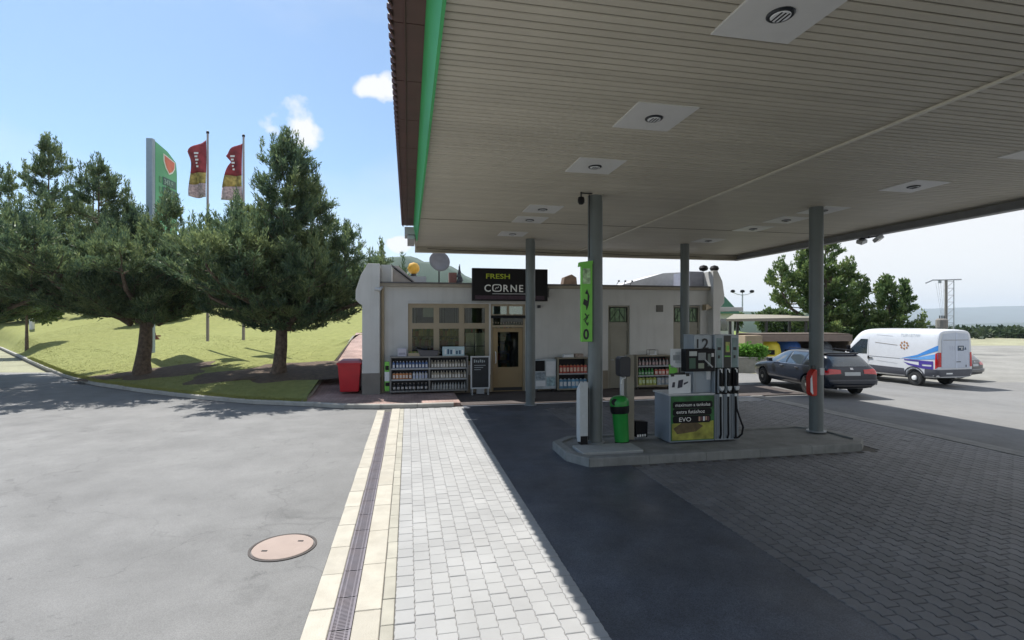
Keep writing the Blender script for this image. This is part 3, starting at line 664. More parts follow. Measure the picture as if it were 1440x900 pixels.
# the two service doors
m_sd = M('grey beige door', (.27, .255, .205), .5, var=.05, vs=2, stain=.2)
m_cage = M('green frosted pane', (.11, .20, .09), .3, var=.5, vs=9)
for a0, a1, lab in ((7.09, 7.93, None), (9.66, 10.77, None)):
    fr = MB().box(a0, a0+.06, .05, .16, 0, 3.03).box(a1-.06, a1, .05, .16, 0, 3.03).box(a0+.06, a1-.06, .05, .16, 2.97, 3.03).box(a0+.06, a1-.06, .05, .16, 2.12, 2.18).build('door_frame', m_sd, shop)
    n_ = 1 if a1-a0 < 1 else 2
    wdt = (a1-a0-.12)/n_
    for k in range(n_):
        x0 = a0+.06+k*wdt
        d = MB().box(x0+.005, x0+wdt-.005, .09, .13, .02, 2.12).box(x0+.005, x0+wdt-.005, .09, .13, 2.18, 2.42).build('door', m_sd, shop, bevel=.004)
        MB().box(x0+.06, x0+wdt-.06, .082, .0895, 1.15, 1.95).box(x0+.06, x0+wdt-.06, .082, .0895, .15, 1.0).build('panel', m_sd, d, bevel=.006)
        MB().tube([(x0+.08, .085, 1.05), (x0+.08, .04, 1.05), (x0+.18, .04, 1.05)], .012, 6).build('handle', m_lgrey, d)
        MB().box(x0+.05, x0+wdt-.05, .10, .11, 2.44, 2.94).build('pane', m_cage, fr)
        g_ = MB()
        for q in range(4): g_.box(x0+.05+q*(wdt-.1)/3.4, x0+.07+q*(wdt-.1)/3.4, .085, .095, 2.44, 2.94)
        g_.tube([(x0+.08, .09, 2.5), (x0+wdt*.5, .09, 2.9), (x0+wdt-.1, .09, 2.5)], .012, 5)
        g_.build('pane_bars', M('dark green bar', (.04, .07, .04), .5), fr)
v_ = MB().box(8.97, 9.24, -.02, .01, 2.80, 3.05).build('vent', M('vent grille', (.10, .10, .09), .6), shop)
for k in range(5): MB().box(8.99, 9.22, -.032, -.021, 2.83+k*.044, 2.85+k*.044).build('louvre', m_plinth, v_)
MB().prism([(10.85, 2.86), (11.1, 2.96), (10.92, 3.08), (10.85, 3.08)], 'y', -.25, -.001).build('wall_lamp', m_tan, shop)
MB().prism([(4.85, 3.30), (5.02, 3.42), (5.02, 3.58), (4.85, 3.58)], 'y', -.10, -.001).build('sign_bracket', m_white, shop)
MB().box(4.45, 4.55, -.10, -.001, 2.92, 3.02).build('alarm_box', m_dark, shop, bevel=.01)
# sales room behind the glass
m_int = M('interior wall', (.35, .31, .24), .8); m_shelf = M('interior shelf', (.16, .13, .09), .7)
MB().box(-.6, 4.6, .3, 4.3, -.0, .03).box(-.6, 4.6, 4.2, 4.3, .03, 3.4).box(-.6, 4.6, .3, 4.3, 3.4, 3.5).box(4.5, 4.6, .3, 4.2, .03, 3.4).build('inner_room', m_int, shop)
sh = MB()
for x0, y0 in ((.1, 1.3), (1.5, 2.2), (3.0, 3.4)):
    for z in (.4, .8, 1.2, 1.6, 2.0): sh.box(x0, x0+1.2, y0, y0+.4, z, z+.03)
    sh.box(x0-.03, x0, y0, y0+.4, 0, 2.3).box(x0+1.2, x0+1.23, y0, y0+.4, 0, 2.3)
sh.build('inner_shelf', m_shelf, shop)
pk = [M('pack '+n, c, .5, var=.05) for n, c in (('ochre', (.5, .33, .06)), ('red', (.4, .04, .03)), ('white', (.6, .6, .58)), ('green', (.06, .22, .06)), ('blue', (.05, .12, .35)))]
pm = [MB() for _ in pk]
for x0, y0 in ((.1, 1.3), (1.5, 2.2), (3.0, 3.4)):
    for z in (.43, .83, 1.23, 1.63, 2.03):
        x = x0+.02
        while x < x0+1.1:
            q = random.uniform(.06, .16); pm[random.randrange(5)].box(x, x+q-.01, y0+.02, y0+.3, z, z+random.uniform(.15, .3)); x += q
for mb_, mt in zip(pm, pk): mb_.build('goods', mt, shop, kind='stuff')
bl = MB()
for k in range(3): bl.box(.12+k*.06, .15+k*.06, .17, .18, 2.38, 2.92)
vs_ = MB()
for x in (.10, .17, .25, .98, 1.04, 1.12, 1.2, 1.55, 1.62, 1.86, 1.98, 2.1, 2.5): vs_.box(x, x+.03, .16, .175, 2.36, 2.95)
vs_.build('dark_blind', M('dark olive slat', (.09, .085, .05), .7), shop)
gm_ = [MB() for _ in range(4)]
for z in (1.62, 1.95):
    x = .08
    while x < 1.72:
        q = random.uniform(.05, .12); gm_[random.randrange(4)].box(x, x+q-.012, .2, .3, z, z+random.uniform(.14, .27)); x += q
for g__, c__ in zip(gm_, ((.22, .22, .08), (.35, .30, .12), (.10, .14, .07), (.3, .12, .06))): g__.build('goods', M('window goods %.2f' % c__[0], c__, .6), shop, kind='stuff')
MB().box(.06, 1.8, .18, .34, 1.92, 1.945).box(.06, 1.8, .18, .34, 1.59, 1.615).build('inner_shelf', m_shelf, shop)
MB().box(.05, 1.78, .17, .35, 1.0, 1.44).build('inner_counter', M('dark blue counter', (.04, .055, .11), .5), shop)
MB().box(1.90, 2.64, .185, .198, 1.58, 1.61).box(2.24, 2.27, .185, .198, 1.15, 2.05).build('reflected_mullion', m_dark, shop)  # dark cross painted as mullions across the reflected window light
bl.box(.5, .86, .18, .19, 2.6, 2.94).box(1.95, 2.6, .2, .21, 1.15, 2.05)  # lower pale panel is painted in as reflected window light
bl.build('blind_and_window_light', M('pale blind', (.5, .52, .48), .7), shop)
# roof furniture of the shop itself
def ra(a, b, z=0): return W(a, FB+b, z)
MB().box(4.85, 5.22, 2.0, 2.35, HZ, HZ+.52).box(4.82, 5.25, 1.97, 2.38, HZ+.52, HZ+.56).build('chimney', M('galvanised', (.45, .46, .47), .4, metal=.4), shop)
MB().box(1.68, 2.0, 4.0, 4.35, HZ, HZ+.75).build('chimney', M('red brick chimney', (.16, .075, .06), .9, var=.2, vs=20), shop)
MB().prism([(6.1, HZ), (6.75, HZ), (6.7, HZ+.5), (6.5, HZ+.62), (6.2, HZ+.5)], 'y', 2.4, 2.8).build('roof_hood', M('rust hood', (.16, .10, .06), .7, var=.3), shop)
# low white roof ridge towards the right
MB().prism([(7.8, HZ), (11.09, HZ), (11.09, HZ+.75), (10.3, HZ+.70)], 'y', 2.0, 3.6).build('raised_roof', M('pale roof sheet', (.5, .5, .5), .7, var=.1, stain=.3), shop)
MB().box(10.5, 11.09, .3, 1.5, HZ+.03, HZ+.62).build('roof_box', M('violet grey box', (.30, .31, .37), .6), shop)
MB().box(-.88, -.55, .2, 2.5, HZ, HZ+.62).build('parapet', m_white, shop)
MB().prism([(-.55, HZ+.03), (.45, HZ+.03), (-.35, HZ+.78), (-.55, HZ+.78)], 'y', 2.0, 3.2).build('roof_gable', M('pinkish sheet', (.42, .38, .34), .8, var=.08), shop)
MB().tube([(-.62, 1.95, HZ+.80), (.35, 1.95, HZ+.06)], .035, 4).build('roof_verge', m_dark, shop)
MB().box(-.2, .72, 3.4, 4.4, HZ, HZ+.52).build('roof_housing', M('blue grey housing', (.30, .32, .34), .7), shop)
t = thing('satellite_dish', 'round grey satellite dish on a short mast on the shop roof', 'satellite dish', ra(1.08, .9, HZ+.03))
MB().cyl(0, 0, 0, .55, .025, 8).box(-.25, .25, -.05, .05, 0, .03).build('mast', m_dark, t)
d = MB(); prof = [(.001, 0), (.15, .012), (.28, .04), (.37, .085), (.375, .09), (.36, .10), (.27, .058), (.14, .03), (.001, .02)]
d.lathe(prof, 32, (0, 0, 0), 'y'); do = d.build('dish', M('dish grey', (.20, .20, .22), .6, var=.1), t, True); do.location = (.0, .0, .80); do.rotation_euler = (R(-15), 0, R(12)); do.scale = (1, -1, 1)
MB().tube([(0, .0, -.3), (0, -.42, -.05)], .012, 6).box(-.03, .03, -.50, -.40, -.08, 0).build('feed_arm', m_dark, do)
for k in range(6):
    q = k*math.pi/3; MB().tube([(.1*math.cos(q), -.02, .1*math.sin(q)), (.33*math.cos(q), -.075, .33*math.sin(q))], .006, 4).build('rib', m_grey, do)
t = thing('globe_ornament', 'yellow ball on a dark cup standing on the shop roof beside the dish', 'ball', ra(.22, 3.6, HZ+.52))
autosmooth(MB().lathe([(.001, -.0), (.24*.6, .06), (.24*.95, .17), (.24, .26), (.22, .36), (.15, .45), (.001, .49)], 24, (0, 0, .08)).build('ball', M('yellow ball', (.75, .42, .05), .5), t))
MB().lathe([(.12, 0), (.11, .1), (.06, .12)], 12).build('cup', m_dark, t)
t = thing('weather_vane', 'dark pointed cypress-like ornament on the shop roof beside the brick chimney', 'ornament', ra(2.12, 4.0, HZ))
for k in range(5):
    MB().lathe([(.20-.03*k, 0), (.14-.025*k, .16), (.03, .30)], 8, (random.uniform(-.03, .03), 0, .05+.17*k)).build('tier', M('dark foliage metal', (.04, .045, .05), .8, var=.3), t)
MB().cyl(0, 0, 0, 1.1, .02, 6).build('stem', m_dark, t)
t = thing('antenna', 'thin whip antenna rising above the black shop sign', 'antenna', ra(4.30, .6, HZ))
MB().tube([(0, 0, 0), (0, 0, .9), (.02, 0, 1.15)], .012, 6).build('rod', m_dark, t); MB().box(-.06, .06, -.06, .06, 0, .03).build('foot', m_dark, t)
for q, (x, s_) in enumerate(((7.75, .5), (8.05, .3), (8.3, .45))):
    t = thing('roof_spike', ['leftmost', 'middle', 'rightmost'][q]+' of three small dark aerials on the shop roof edge right of the column', 'aerial', ra(x, .8, HZ+.03), group='small roof aerials')
    MB().tube([(0, 0, 0), (.05*s_, 0, .12), (.2*s_, 0, .22)], .012, 5).box(-.04, .04, -.02, .02, .0, .03).build('rod', m_dark, t); MB().box(.2*s_-.03, .2*s_+.03, -.02, .02, .19, .25).build('tip', m_dark, t)
t = thing('roof_ball_lamp', 'black pair of round lamps on the right gable end of the shop', 'lamp', ra(11.2, -.1, 4.33))
for x in (-.3, .15): autosmooth(MB().lathe([(.02, 0), (.14, .04), (.17, .12), (.13, .2), (.02, .24)], 14, (x, .1, 0)).build('globe', m_black, t))

# fascia sign of the shop
t = thing('shop_sign', 'black shop sign reading FRESH CORNER above the entrance', 'sign', W(2.11, FB, 0))
MB().box(0, 2.62, -.36, -.20, 3.15, 4.25).build('board', M('black board', (.010, .009, .010), .6, spec=.25, var=.1), t, bevel=.008)
MB().box(.1, 2.5, -.20, -.0, 3.5, 3.56).box(.1, 2.5, -.2, 0, 4.0, 4.06).build('bracket', m_dark, t)
text('FRESH', .235, m_lety, t, (.45, -.362, 3.90), sx=1.32, bold=.003)
for q_, (ch_, x_) in enumerate((('C', .40), ('R', 1.04), ('N', 1.29), ('E', 1.59), ('R', 1.84))): text(ch_, .34, m_letw, t, (x_, -.362, 3.46), sx=.98, bold=.004)
rr = MB(); n = 24
for k in range(n):
    q0, q1 = 2*math.pi*k/n, 2*math.pi*(k+1)/n
    def pt(q, r): 
        c_, s_ = math.cos(q), math.sin(q); e = (abs(c_)**4+abs(s_)**4)**-.25; return (.84+r*1.3*c_*e, 3.585+r*s_*e)
    i0, i1, o0, o1 = pt(q0, .095), pt(q1, .095), pt(q0, .125), pt(q1, .125)
    rr.add([(u, -.366, v) for u, v in (i0, i1, o1, o0)]+[(u, -.359, v) for u, v in (i0, i1, o1, o0)], [(0, 1, 2, 3), (4, 7, 6, 5), (0, 4, 5, 1), (3, 2, 6, 7)])
rr.build('cup_emblem', m_letw, t)
MB().tube([(.78, -.364, 3.54), (.82, -.364, 3.60), (.86, -.364, 3.58), (.90, -.364, 3.63)], .012, 5).build('leaf_emblem', m_letw, t)
MB().box(.68, 1.9, -.364, -.359, 3.375, 3.405).build('underline', M('grey line', (.35, .35, .36), .5), t)
MB().box(.1, 2.5, -.362, -.359, 3.20, 3.33).build('lower_band', M('maroon band', (.045, .02, .035), .5, var=.4, vs=12), t)

# ---- goods racks before the shop
m_rackf = M('rack frame', (.19, .19, .185), .5, metal=.3, var=.06); m_rackd = M('rack back', (.02, .02, .025), .7)
def rack(name, label, a0, a1, b, z1, rows, bays=1, depth=.38, fm=m_rackf, z0=.06):
    t = thing(name, label, 'display rack', W(a0, b, .02 if a0 > 1.5 else .095)); L = a1-a0
    MB().box(0, L, 0, depth, z1-.05, z1).build('top', fm, t, bevel=.004)
    MB().box(0, L, 0, depth, z0, z0+.05).build('base', fm, t)
    for k in range(bays+1):
        x = min(max(L*k/bays-.025, 0), L-.05); MB().box(x, x+.05, .002, depth-.002, z0+.05, z1-.05).build('upright', fm, t)
    MB().box(.002, L-.002, depth-.02, depth-.003, z0+.05, z1-.05).build('back_panel', m_rackd, t)
    for k in range(4 if False else 2):
        MB().box(.05+k*(L-.15), .10+k*(L-.15), .05, .1, 0, z0).build('foot', m_dark, t); 
    zs = [z0+.05+(z1-z0-.1)*r_/rows for r_ in range(rows)]
    for z in zs[1:]: MB().box(.05, L-.05, .01, depth-.02, z-.02, z).build('shelf', fm, t)
    for z in zs[1:]: MB().box(.05, L-.05, -.004, .009, z-.03, z+.02).build('shelf_lip', M('lip', (.32, .34, .36), .5), t)
    return t, zs
bm_cache = {}
def bottle(kind, col, a, b, z, label, group, capc=(.5, .5, .52), h=.25, w=.075, name='bottle', cat='bottle', d=.09):
    key = (kind, col, h, w)
    if key not in bm_cache:
        mt = M('pack_%s_%d' % (kind, len(bm_cache)), col, .35, var=.3, vs=14, island=.3); 
        m = MB()
        if kind == 'oil':
            m.prism([(-w/2, 0), (w/2, 0), (w/2, h*.72), (w*.12, h*.86), (w*.1, h*.9), (-w*.3, h*.9), (-w/2, h*.75)], 'y', 0, d)
            cap = MB().cyl(-w*.08, d/2, h*.9, h, w*.2, 8)
            lb_ = MB().box(-w*.4, w*.4, -.002, 0, h*.18, h*.55)
        elif kind == 'round':
            m.lathe([(w*.45, 0), (w*.5, .01), (w*.5, h*.6), (w*.2, h*.8), (w*.17, h*.9)], 12, (0, d/2, 0)); cap = MB().cyl(0, d/2, h*.9, h, w*.2, 8)
            lb_ = MB().lathe([(w*.505, h*.2), (w*.505, h*.5)], 12, (0, d/2, 0))
        else:
            m.box(-w/2, w/2, 0, d, 0, h*.93); cap = MB().prism([(-w*.2, h*.93), (w*.2, h*.93), (w*.14, h), (-w*.14, h)], 'y', d*.3, d*.7); lb_ = MB().box(-w*.38, w*.38, -.002, 0, h*.25, h*.7)
        bm_cache[key] = (m.mesh('body', mt), cap.mesh('cap', M('cap %.2f%.2f' % capc[:2], capc, .4)), lb_.mesh('label', M('label %.2f%.2f' % (capc[0], col[0]), tuple(min(.7, c*.5+.3) for c in capc), .5, var=.3, vs=30)))
    me, cp, lb2 = bm_cache[key]
    o = bpy.data.objects.new(name, me); C.objects.link(o); o.location = W(a, b, z); o.rotation_euler = (0, 0, TH+random.gauss(0, .08)); tag(o, label, cat, group)
    for nm, mm in (('cap', cp), ('label', lb2)):
        c_ = bpy.data.objects.new(nm, mm); C.objects.link(c_); c_.parent = o
    return o
rb = 16.98
t, zs = rack('goods_rack', 'long grey double display rack of bottles under the shop window', -.58, 1.96, rb, 1.22, 3, 2)
blu, slv, org, blk, drk, khaki = (.05, .12, .30), (.38, .40, .42), (.45, .16, .04), (.03, .03, .035), (.04, .035, .03), (.24, .22, .17)
rows = ['top', 'middle', 'bottom']
ORD = ['leftmost', 'second', 'third', 'fourth', 'fifth', 'sixth', 'seventh', 'eighth', 'ninth', 'tenth', 'eleventh', 'twelfth']
def row(a0, a1, n, z, kind, cols, what, where, b=rb+.03, **k):
    g = what+'s on '+where
    for i in range(n):
        o_ = 'leftmost' if i == 0 else 'rightmost' if i == n-1 else ORD[i]+' from left'
        bottle(kind, cols[i % len(cols)], a0+(a1-a0)*(i+.5)/n+random.uniform(-.006, .006), b, z, '%s, %s on %s' % (what, o_, where), g, **k)
zb_ = .095
row(-.5, .64, 11, zb_+zs[2], 'oil', [blu], 'blue bottle', 'top shelf of long rack, left bay', capc=(.55, .58, .62))
row(-.5, .12, 6, zb_+zs[1], 'box', [org], 'orange pack', 'middle shelf of long rack, left bay', capc=(.6, .5, .4), h=.22, w=.085, name='carton', cat='pack')
row(.14, .64, 5, zb_+zs[1], 'oil', [slv], 'silver bottle', 'middle shelf of long rack beside orange packs', capc=(.1, .2, .5))
row(-.5, .64, 9, zb_+zs[0], 'round', [blk], 'black canister', 'bottom shelf of long rack, left bay', capc=(.35, .3, .28), h=.24, w=.09, name='canister', cat='canister')
row(.74, 1.9, 12, zb_+zs[2], 'oil', [khaki], 'khaki bottle', 'top shelf of long rack, right bay', capc=(.55, .52, .45), h=.26)
row(.74, 1.9, 12, zb_+zs[1], 'oil', [(.28, .25, .19)], 'beige bottle', 'middle shelf of long rack, right bay', capc=(.6, .57, .5), h=.26)
row(.74, 1.9, 12, zb_+zs[0], 'round', [(.36, .36, .34)], 'pale bottle', 'bottom shelf of long rack, right bay', capc=(.1, .1, .1), h=.24)
# green and white advert panel hung on the rack end
t2 = thing('advert_panel', 'narrow lime and white advert panel at the left end of the bottle rack', 'sign', W(-.74, rb+.05, .2))
MB().box(0, .15, 0, .03, 0, .95).build('board', m_green, t2, bevel=.003)
MB().box(.0, .15, -.003, 0, .32, .62).build('white_field', m_paper, t2); MB().box(.02, .13, -.003, 0, .68, .82).build('dark_field', m_black, t2); MB().box(.02, .15, -.003, 0, .16, .28).build('dark_field', m_black, t2)
# things on the rack top
RZ = 1.315
def boxthing(name, label, cat, a, b, z, L, d, h, mat, **kw):
    t = thing(name, label, cat, W(a, b, z)); MB().box(0, L, 0, d, 0, h).build('box', mat, t, bevel=.006); return t
t3 = boxthing('carton', 'small lilac white carton at the left end of the long rack top', 'box', -.33, rb+.08, RZ, .28, .2, .26, M('lilac card', (.50, .49, .56), .8))
MB().box(.03, .25, -.003, 0, .05, .12).build('print', M('grey print', (.3, .3, .36), .8), t3)
t3 = thing('leaf_basket', 'low basket of green and yellow goods on the long rack top', 'basket', W(.02, rb+.06, RZ))
MB().prism([(0, 0), (.34, 0), (.38, .1), (-.03, .1)], 'y', 0, .24).build('tray', m_tan, t3)
for k in range(8): MB().lathe([(.02, 0), (.045, .03), (.03, .07)], 7, (.04+k*.04, .1, .08)).build('item', M('leafy item %d' % (k % 3), [(.12, .2, .05), (.3, .26, .08), (.2, .2, .1)][k % 3], .8), t3)
t3 = thing('bowl_tray', 'long dark grey boat shaped tray on the long rack top', 'tray', W(.34, rb+.03, RZ))
MB().prism([(.06, 0), (.6, 0), (.66, .17), (.62, .18), (.12, .2), (-.04, .24), (-.05, .2)], 'y', 0, .25).build('body', M('slate', (.07, .07, .08), .5), t3, bevel=.01)
t3 = boxthing('display_box', 'pale blue box with dark blue print on the right half of the rack top', 'box', 1.12, rb+.05, RZ, .72, .2, .30, M('pale blue card', (.42, .56, .60), .6))
for k in range(7): MB().box(.06+k*.095, .12+k*.095, -.004, 0, .05, random.uniform(.16, .24)).build('print', [M('navy print', (.03, .08, .16), .6), m_paper][k % 3 == 0], t3)
# chalk board
t = thing('chalkboard_stand', 'black chalkboard stand in a silver frame left of the shop door', 'chalkboard', W(2.02, rb-.18, .06))
f = MB().box(0, .05, 0, .03, .16, 1.25).box(.60, .65, 0, .03, .16, 1.25).box(.05, .60, 0, .03, 1.20, 1.25).box(.05, .60, 0, .03, .16, .21).build('frame', m_lgrey, t, bevel=.008)
MB().box(.05, .60, .008, .02, .21, 1.20).build('board', M('chalk black', (.012, .016, .022), .5, var=.3, vs=5), t)
for s_ in (.03, .56): MB().box(s_, s_+.05, 0, .03, -.04, .16).build('leg', m_grey, t)
for s_ in (.03, .56): MB().tube([(s_+.02, .03, 1.1), (s_+.02, .42, -.03)], .016, 4).build('rear_leg', m_grey, t)
MB().box(.2, .45, -.01, .05, .0, .16).build('foot_box', m_grey, t)
m_chalk = M('chalk', (.32, .36, .38), .9)
for k in range(6): MB().box(.11+k*.065, .15+k*.065, .0055, .0075, 1.03+.01*(k % 2), 1.13-.015*(k % 3)).build('chalk_mark', m_chalk, t)
for k in range(3): MB().box(.12, .5-.08*k, .0055, .0075, .93-k*.07, .95-k*.07).build('chalk_line', m_chalk, t)
# right of the door: poster stand and small rack
t = thing('newspaper_stand', 'white and blue newspaper stand right of the shop door behind the column', 'newspaper stand', W(4.25, rb, .02))
MB().box(0, .78, .1, .35, .1, 1.12).build('cabinet', M('stand white', (.42, .47, .50), .6, var=.15, vs=5), t, bevel=.008)
for x, z, w_, h_, mt in ((.03, .72, .34, .36, m_black), (.42, .55, .34, .5, m_paper), (.03, .42, .36, .26, M('news grey', (.25, .3, .34), .7, var=.4, vs=18)), (.44, .2, .3, .3, M('news blue', (.3, .42, .46), .7, var=.4, vs=10)), (.05, .2, .34, .18, m_paper)):
    MB().box(x, x+w_, .085, .0995, z, z+h_).build('newspaper', mt, t)
MB().box(.05, .12, .1, .3, 0, .1).box(.66, .73, .1, .3, 0, .1).build('foot', m_dark, t)
t, zs = rack('goods_rack', 'small tan framed rack with red and blue packs right of the newspaper stand', 5.05, 6.2, rb, 1.18, 2, 1, fm=M('tan rack', (.24, .215, .16), .6))
row(5.12, 6.13, 8, .02+zs[1], 'box', [(.42, .05, .03)], 'red and orange pack', 'upper shelf of small rack behind front column', capc=(.6, .3, .1), h=.3, w=.11, name='carton', cat='pack')
row(5.12, 6.13, 7, .02+zs[0], 'box', [(.10, .26, .42)], 'pale blue pack', 'lower shelf of small rack behind front column', capc=(.6, .65, .7), h=.33, w=.13, name='carton', cat='pack')
t3 = boxthing('carton', 'small white printed carton on the small rack top beside the column', 'box', 5.3, rb+.08, 1.2, .36, .2, .1, m_paper)
boxthing('carton', 'brownish round-printed carton next to the white one on the small rack top', 'box', 5.72, rb+.08, 1.2, .3, .2, .12, M('brown print card', (.3, .24, .2), .7, var=.4, vs=12))
t, zs = rack('goods_rack', 'tan framed rack with green, red and yellow packs between the service doors', 7.98, 9.32, rb, 1.22, 3, 1, fm=M('tan rack', (.24, .215, .16), .6), z0=.1)
row(8.06, 9.25, 9, .02+zs[2], 'round', [(.30, .28, .28)], 'grey bottle', 'top shelf of rack between service doors', capc=(.4, .1, .08), h=.26, w=.09)
row(8.06, 8.66, 5, .02+zs[1], 'round', [(.05, .28, .06)], 'green bottle', 'middle shelf of rack between service doors', capc=(.1, .4, .1), h=.25, w=.09)
row(8.68, 9.25, 4, .02+zs[1], 'box', [(.40, .08, .05)], 'red pack', 'middle shelf of rack between service doors', capc=(.6, .4, .3), h=.22, w=.12, name='carton', cat='pack')
row(8.06, 8.75, 5, .02+zs[0], 'box', [(.34, .38, .08)], 'yellow canister', 'bottom shelf of rack between service doors', capc=(.3, .5, .1), h=.27, w=.12, name='canister', cat='canister')
row(8.78, 9.25, 3, .02+zs[0], 'box', [(.30, .36, .42)], 'grey blue canister', 'bottom shelf of rack between service doors', capc=(.1, .1, .1), h=.27, w=.14, name='canister', cat='canister')
t3 = thing('wire_basket', 'small wire basket with white items on the rack top between the service doors', 'basket', W(8.5, rb+.08, 1.24))
MB().tube([(0, 0, 0), (0, 0, .18), (.34, 0, .18), (.34, 0, 0)], .008, 5).tube([(0, .2, 0), (0, .2, .18), (.34, .2, .18), (.34, .2, 0)], .008, 5).build('wire', m_dark, t3); MB().box(.02, .32, .02, .18, 0, .02).box(.25, .3, .05, .1, .02, .15).build('items', m_paper, t3)

# ================================================================ FUEL PUMP and island things
pump = thing('fuel_pump', 'grey and black fuel pump number 2 with green poster and three nozzles on the island', 'fuel pump', W(0, 9.0, .15))
m_navy = M('blue grey panel', (.25, .29, .34), .35, metal=.15, var=.06, vs=2, stain=.2)
MB().box(4.90, 5.85, .0, .60, 0, .90).build('cabinet', m_navy, pump, bevel=.008)
MB().box(4.87, 5.85, -.02, .62, .90, .93).build('counter', m_lgrey, pump, bevel=.004)
MB().box(5.86, 6.39, .0, .60, 0, 2.06).build('hose_tower', m_pump, pump, bevel=.010)
MB().box(5.46, 5.855, .06, .46, 1.76, 2.06).box(5.46, 5.52, .1, .4, .93, 1.76).build('head_frame', m_pump, pump, bevel=.006)
MB().box(5.53, 5.85, .12, .40, .932, 1.757).build('rear_cover', M('pump back panel', (.33, .38, .43), .4, var=.05, vs=3), pump)
MB().box(5.74, 5.83, .085, .119, 1.18, 1.36).build('sticker', m_paper, pump)
scr = MB().box(5.20, 5.82, -.08, .10, 1.36, 1.79).build('display', m_black, pump, bevel=.010)
for x, z, w_, h_, c in ((.07, .30, .16, .09, (.42, .45, .44)), (.26, .22, .16, .14, (.22, .24, .25)), (.07, .06, .13, .2, (.03, .09, .06)), (.46, .1, .06, .24, (.10, .13, .12)), (.26, .06, .12, .1, (.25, .29, .22)), (.54, .28, .05, .07, (.5, .5, .5))):
    MB().box(5.20+x, 5.20+x+w_, -.085, -.0801, 1.36+z, 1.36+z+h_).build('readout', M('readout %.2f' % c[0], c, .3), scr)
MB().tube([(5.60, -.085, 1.58), (5.76, -.085, 1.44)], .014, 6).build('card_slot', m_lgrey, scr)
text('1', .26, m_letb, pump, (5.465, .053, 1.80)); text('2', .30, m_letb, pump, (5.62, .053, 1.78), bold=.004)
# poster with the two lines of lettering
po = MB().box(4.93, 5.84, -.014, -.001, .03, .885).build('poster', M('poster green', (.022, .13, .035), .4, var=.5, vs=4), pump)
MB().prism([(4.945, .045), (5.825, .045), (5.825, .40), (5.5, .36), (5.25, .42), (4.945, .36)], 'y', -.018, -.0145).build('landscape', M('poster meadow', (.30, .30, .05), .5, var=.5, vs=5), po)
MB().prism([(5.05, .16), (5.45, .20), (5.6, .30), (5.45, .385), (5.15, .375), (4.97, .27)], 'y', -.0215, -.0185).build('landscape_shade', M('poster brown', (.10, .07, .03), .5, var=.4, vs=8), po)
for z, a1, h_ in ((.65, 5.80, .135), (.515, 5.78, .13), (.37, 5.76, .14)):
    MB().prism([(4.96, z+.02), (4.99, z), (a1-.03, z), (a1, z+.03), (a1, z+h_-.03), (a1-.03, z+h_), (4.99, z+h_), (4.96, z+h_-.03)], 'y', -.025, -.022).build('text_band', m_black, po)
text('maximum a tankolas', .088, m_letw, po, (5.01, -.0255, .69), sx=1.02, ext=.001); text('extra futáshoz', .095, m_letw, po, (5.03, -.0255, .555), sx=1.1, ext=.001); text('EVO', .115, m_letw, po, (5.08, -.0255, .40), sx=1.2, ext=.001)
for k in range(5): MB().box(5.50+k*.048, 5.535+k*.048, -.028, -.0255, .40+.01*(k % 2), .485).build('picture_figure', [M('skin print', (.45, .28, .2), .6), M('dark print', (.12, .05, .06), .6), m_paper][k % 3], po)
# tower face
m_strip = M('pump black glass', (.008, .012, .010), .3, var=.1)
MB().box(6.06, 6.21, -.008, -.001, 1.30, 2.045).build('price_strip', m_strip, pump)
MB().box(6.09, 6.18, -.014, -.009, 1.72, 1.92).build('badge', M('badge olive', (.35, .36, .10), .4, var=.4, vs=20), pump)
MB().box(6.11, 6.16, -.017, -.0145, 1.75, 1.85).build('badge_mark', m_green, pump); MB().box(6.07, 6.20, -.012, -.0085, 1.63, 1.65).build('badge_mark', m_green, pump)
for x in (5.90, 6.24):
    MB().box(x, x+.12, -.006, -.001, 1.38, 2.0).build('side_glass', M('pump face glass', (.16, .24, .25), .2, var=.25, vs=6), pump)
    MB().box(x+.02, x+.09, -.010, -.0065, 1.76, 1.82).build('grade_mark', m_letb, pump); MB().box(x+.03, x+.07, -.010, -.0065, 1.60, 1.66).build('grade_mark', m_letb, pump)
MB().box(5.875, 6.375, -.012, .0, .90, 1.42).build('nozzle_bay', m_black, pump)
for k in range(3):
    x = 5.96+k*.165
    hs = MB().box(x-.055, x-.035, -.05, -.012, .93, 1.40).box(x+.04, x+.055, -.03, -.012, .95, 1.40).build('nozzle_holder', [m_pump, m_pump, m_black][k], pump)
    nz = autosmooth(MB().tube([(x, -.04, 1.36), (x+.01, -.07, 1.28), (x+.005, -.06, 1.10), (x, -.05, .98)], [.016, .026, .028, .02], 8).build('nozzle', m_black, pump))
    autosmooth(MB().tube([(x-.02, -.05, 1.40), (x+.01, -.065, 1.38), (x+.012, -.06, 1.31)], .014, 8).build('spout', m_letw, nz))
    MB().prism([(x-.045, 1.06), (x+.05, 1.06), (x+.035, .99), (x-.02, .98)], 'y', -.10, -.05).build('hand_guard', M('guard grey', (.55, .58, .60), .4), nz)
    MB().cyl(x, -.045, .86, .91, .022, 10).build('hose_fitting', m_letw, nz)
    if k < 2: pts = [(x, -.045, .88), (x-.003, -.05, .5), (x+.003, -.05, .12), (x, -.02, .04)]
    else: pts = [(x, -.045, .88), (x+.01, -.06, .62), (x+.07, -.08, .42), (x+.13, -.09, .26), (x+.11, -.08, .12), (x+.04, -.06, .05), (x-.03, -.03, .04)]
    autosmooth(MB().tube(pts, .019, 8).build('hose', m_black, pump))
    if k == 2: autosmooth(MB().tube([(x, -.04, .90), (x, -.045, .04)], .019, 8).build('hose', m_black, pump))
    MB().box(x-.075, x-.068, -.006, .0, .03, .88).build('panel_seam', m_dark, pump)
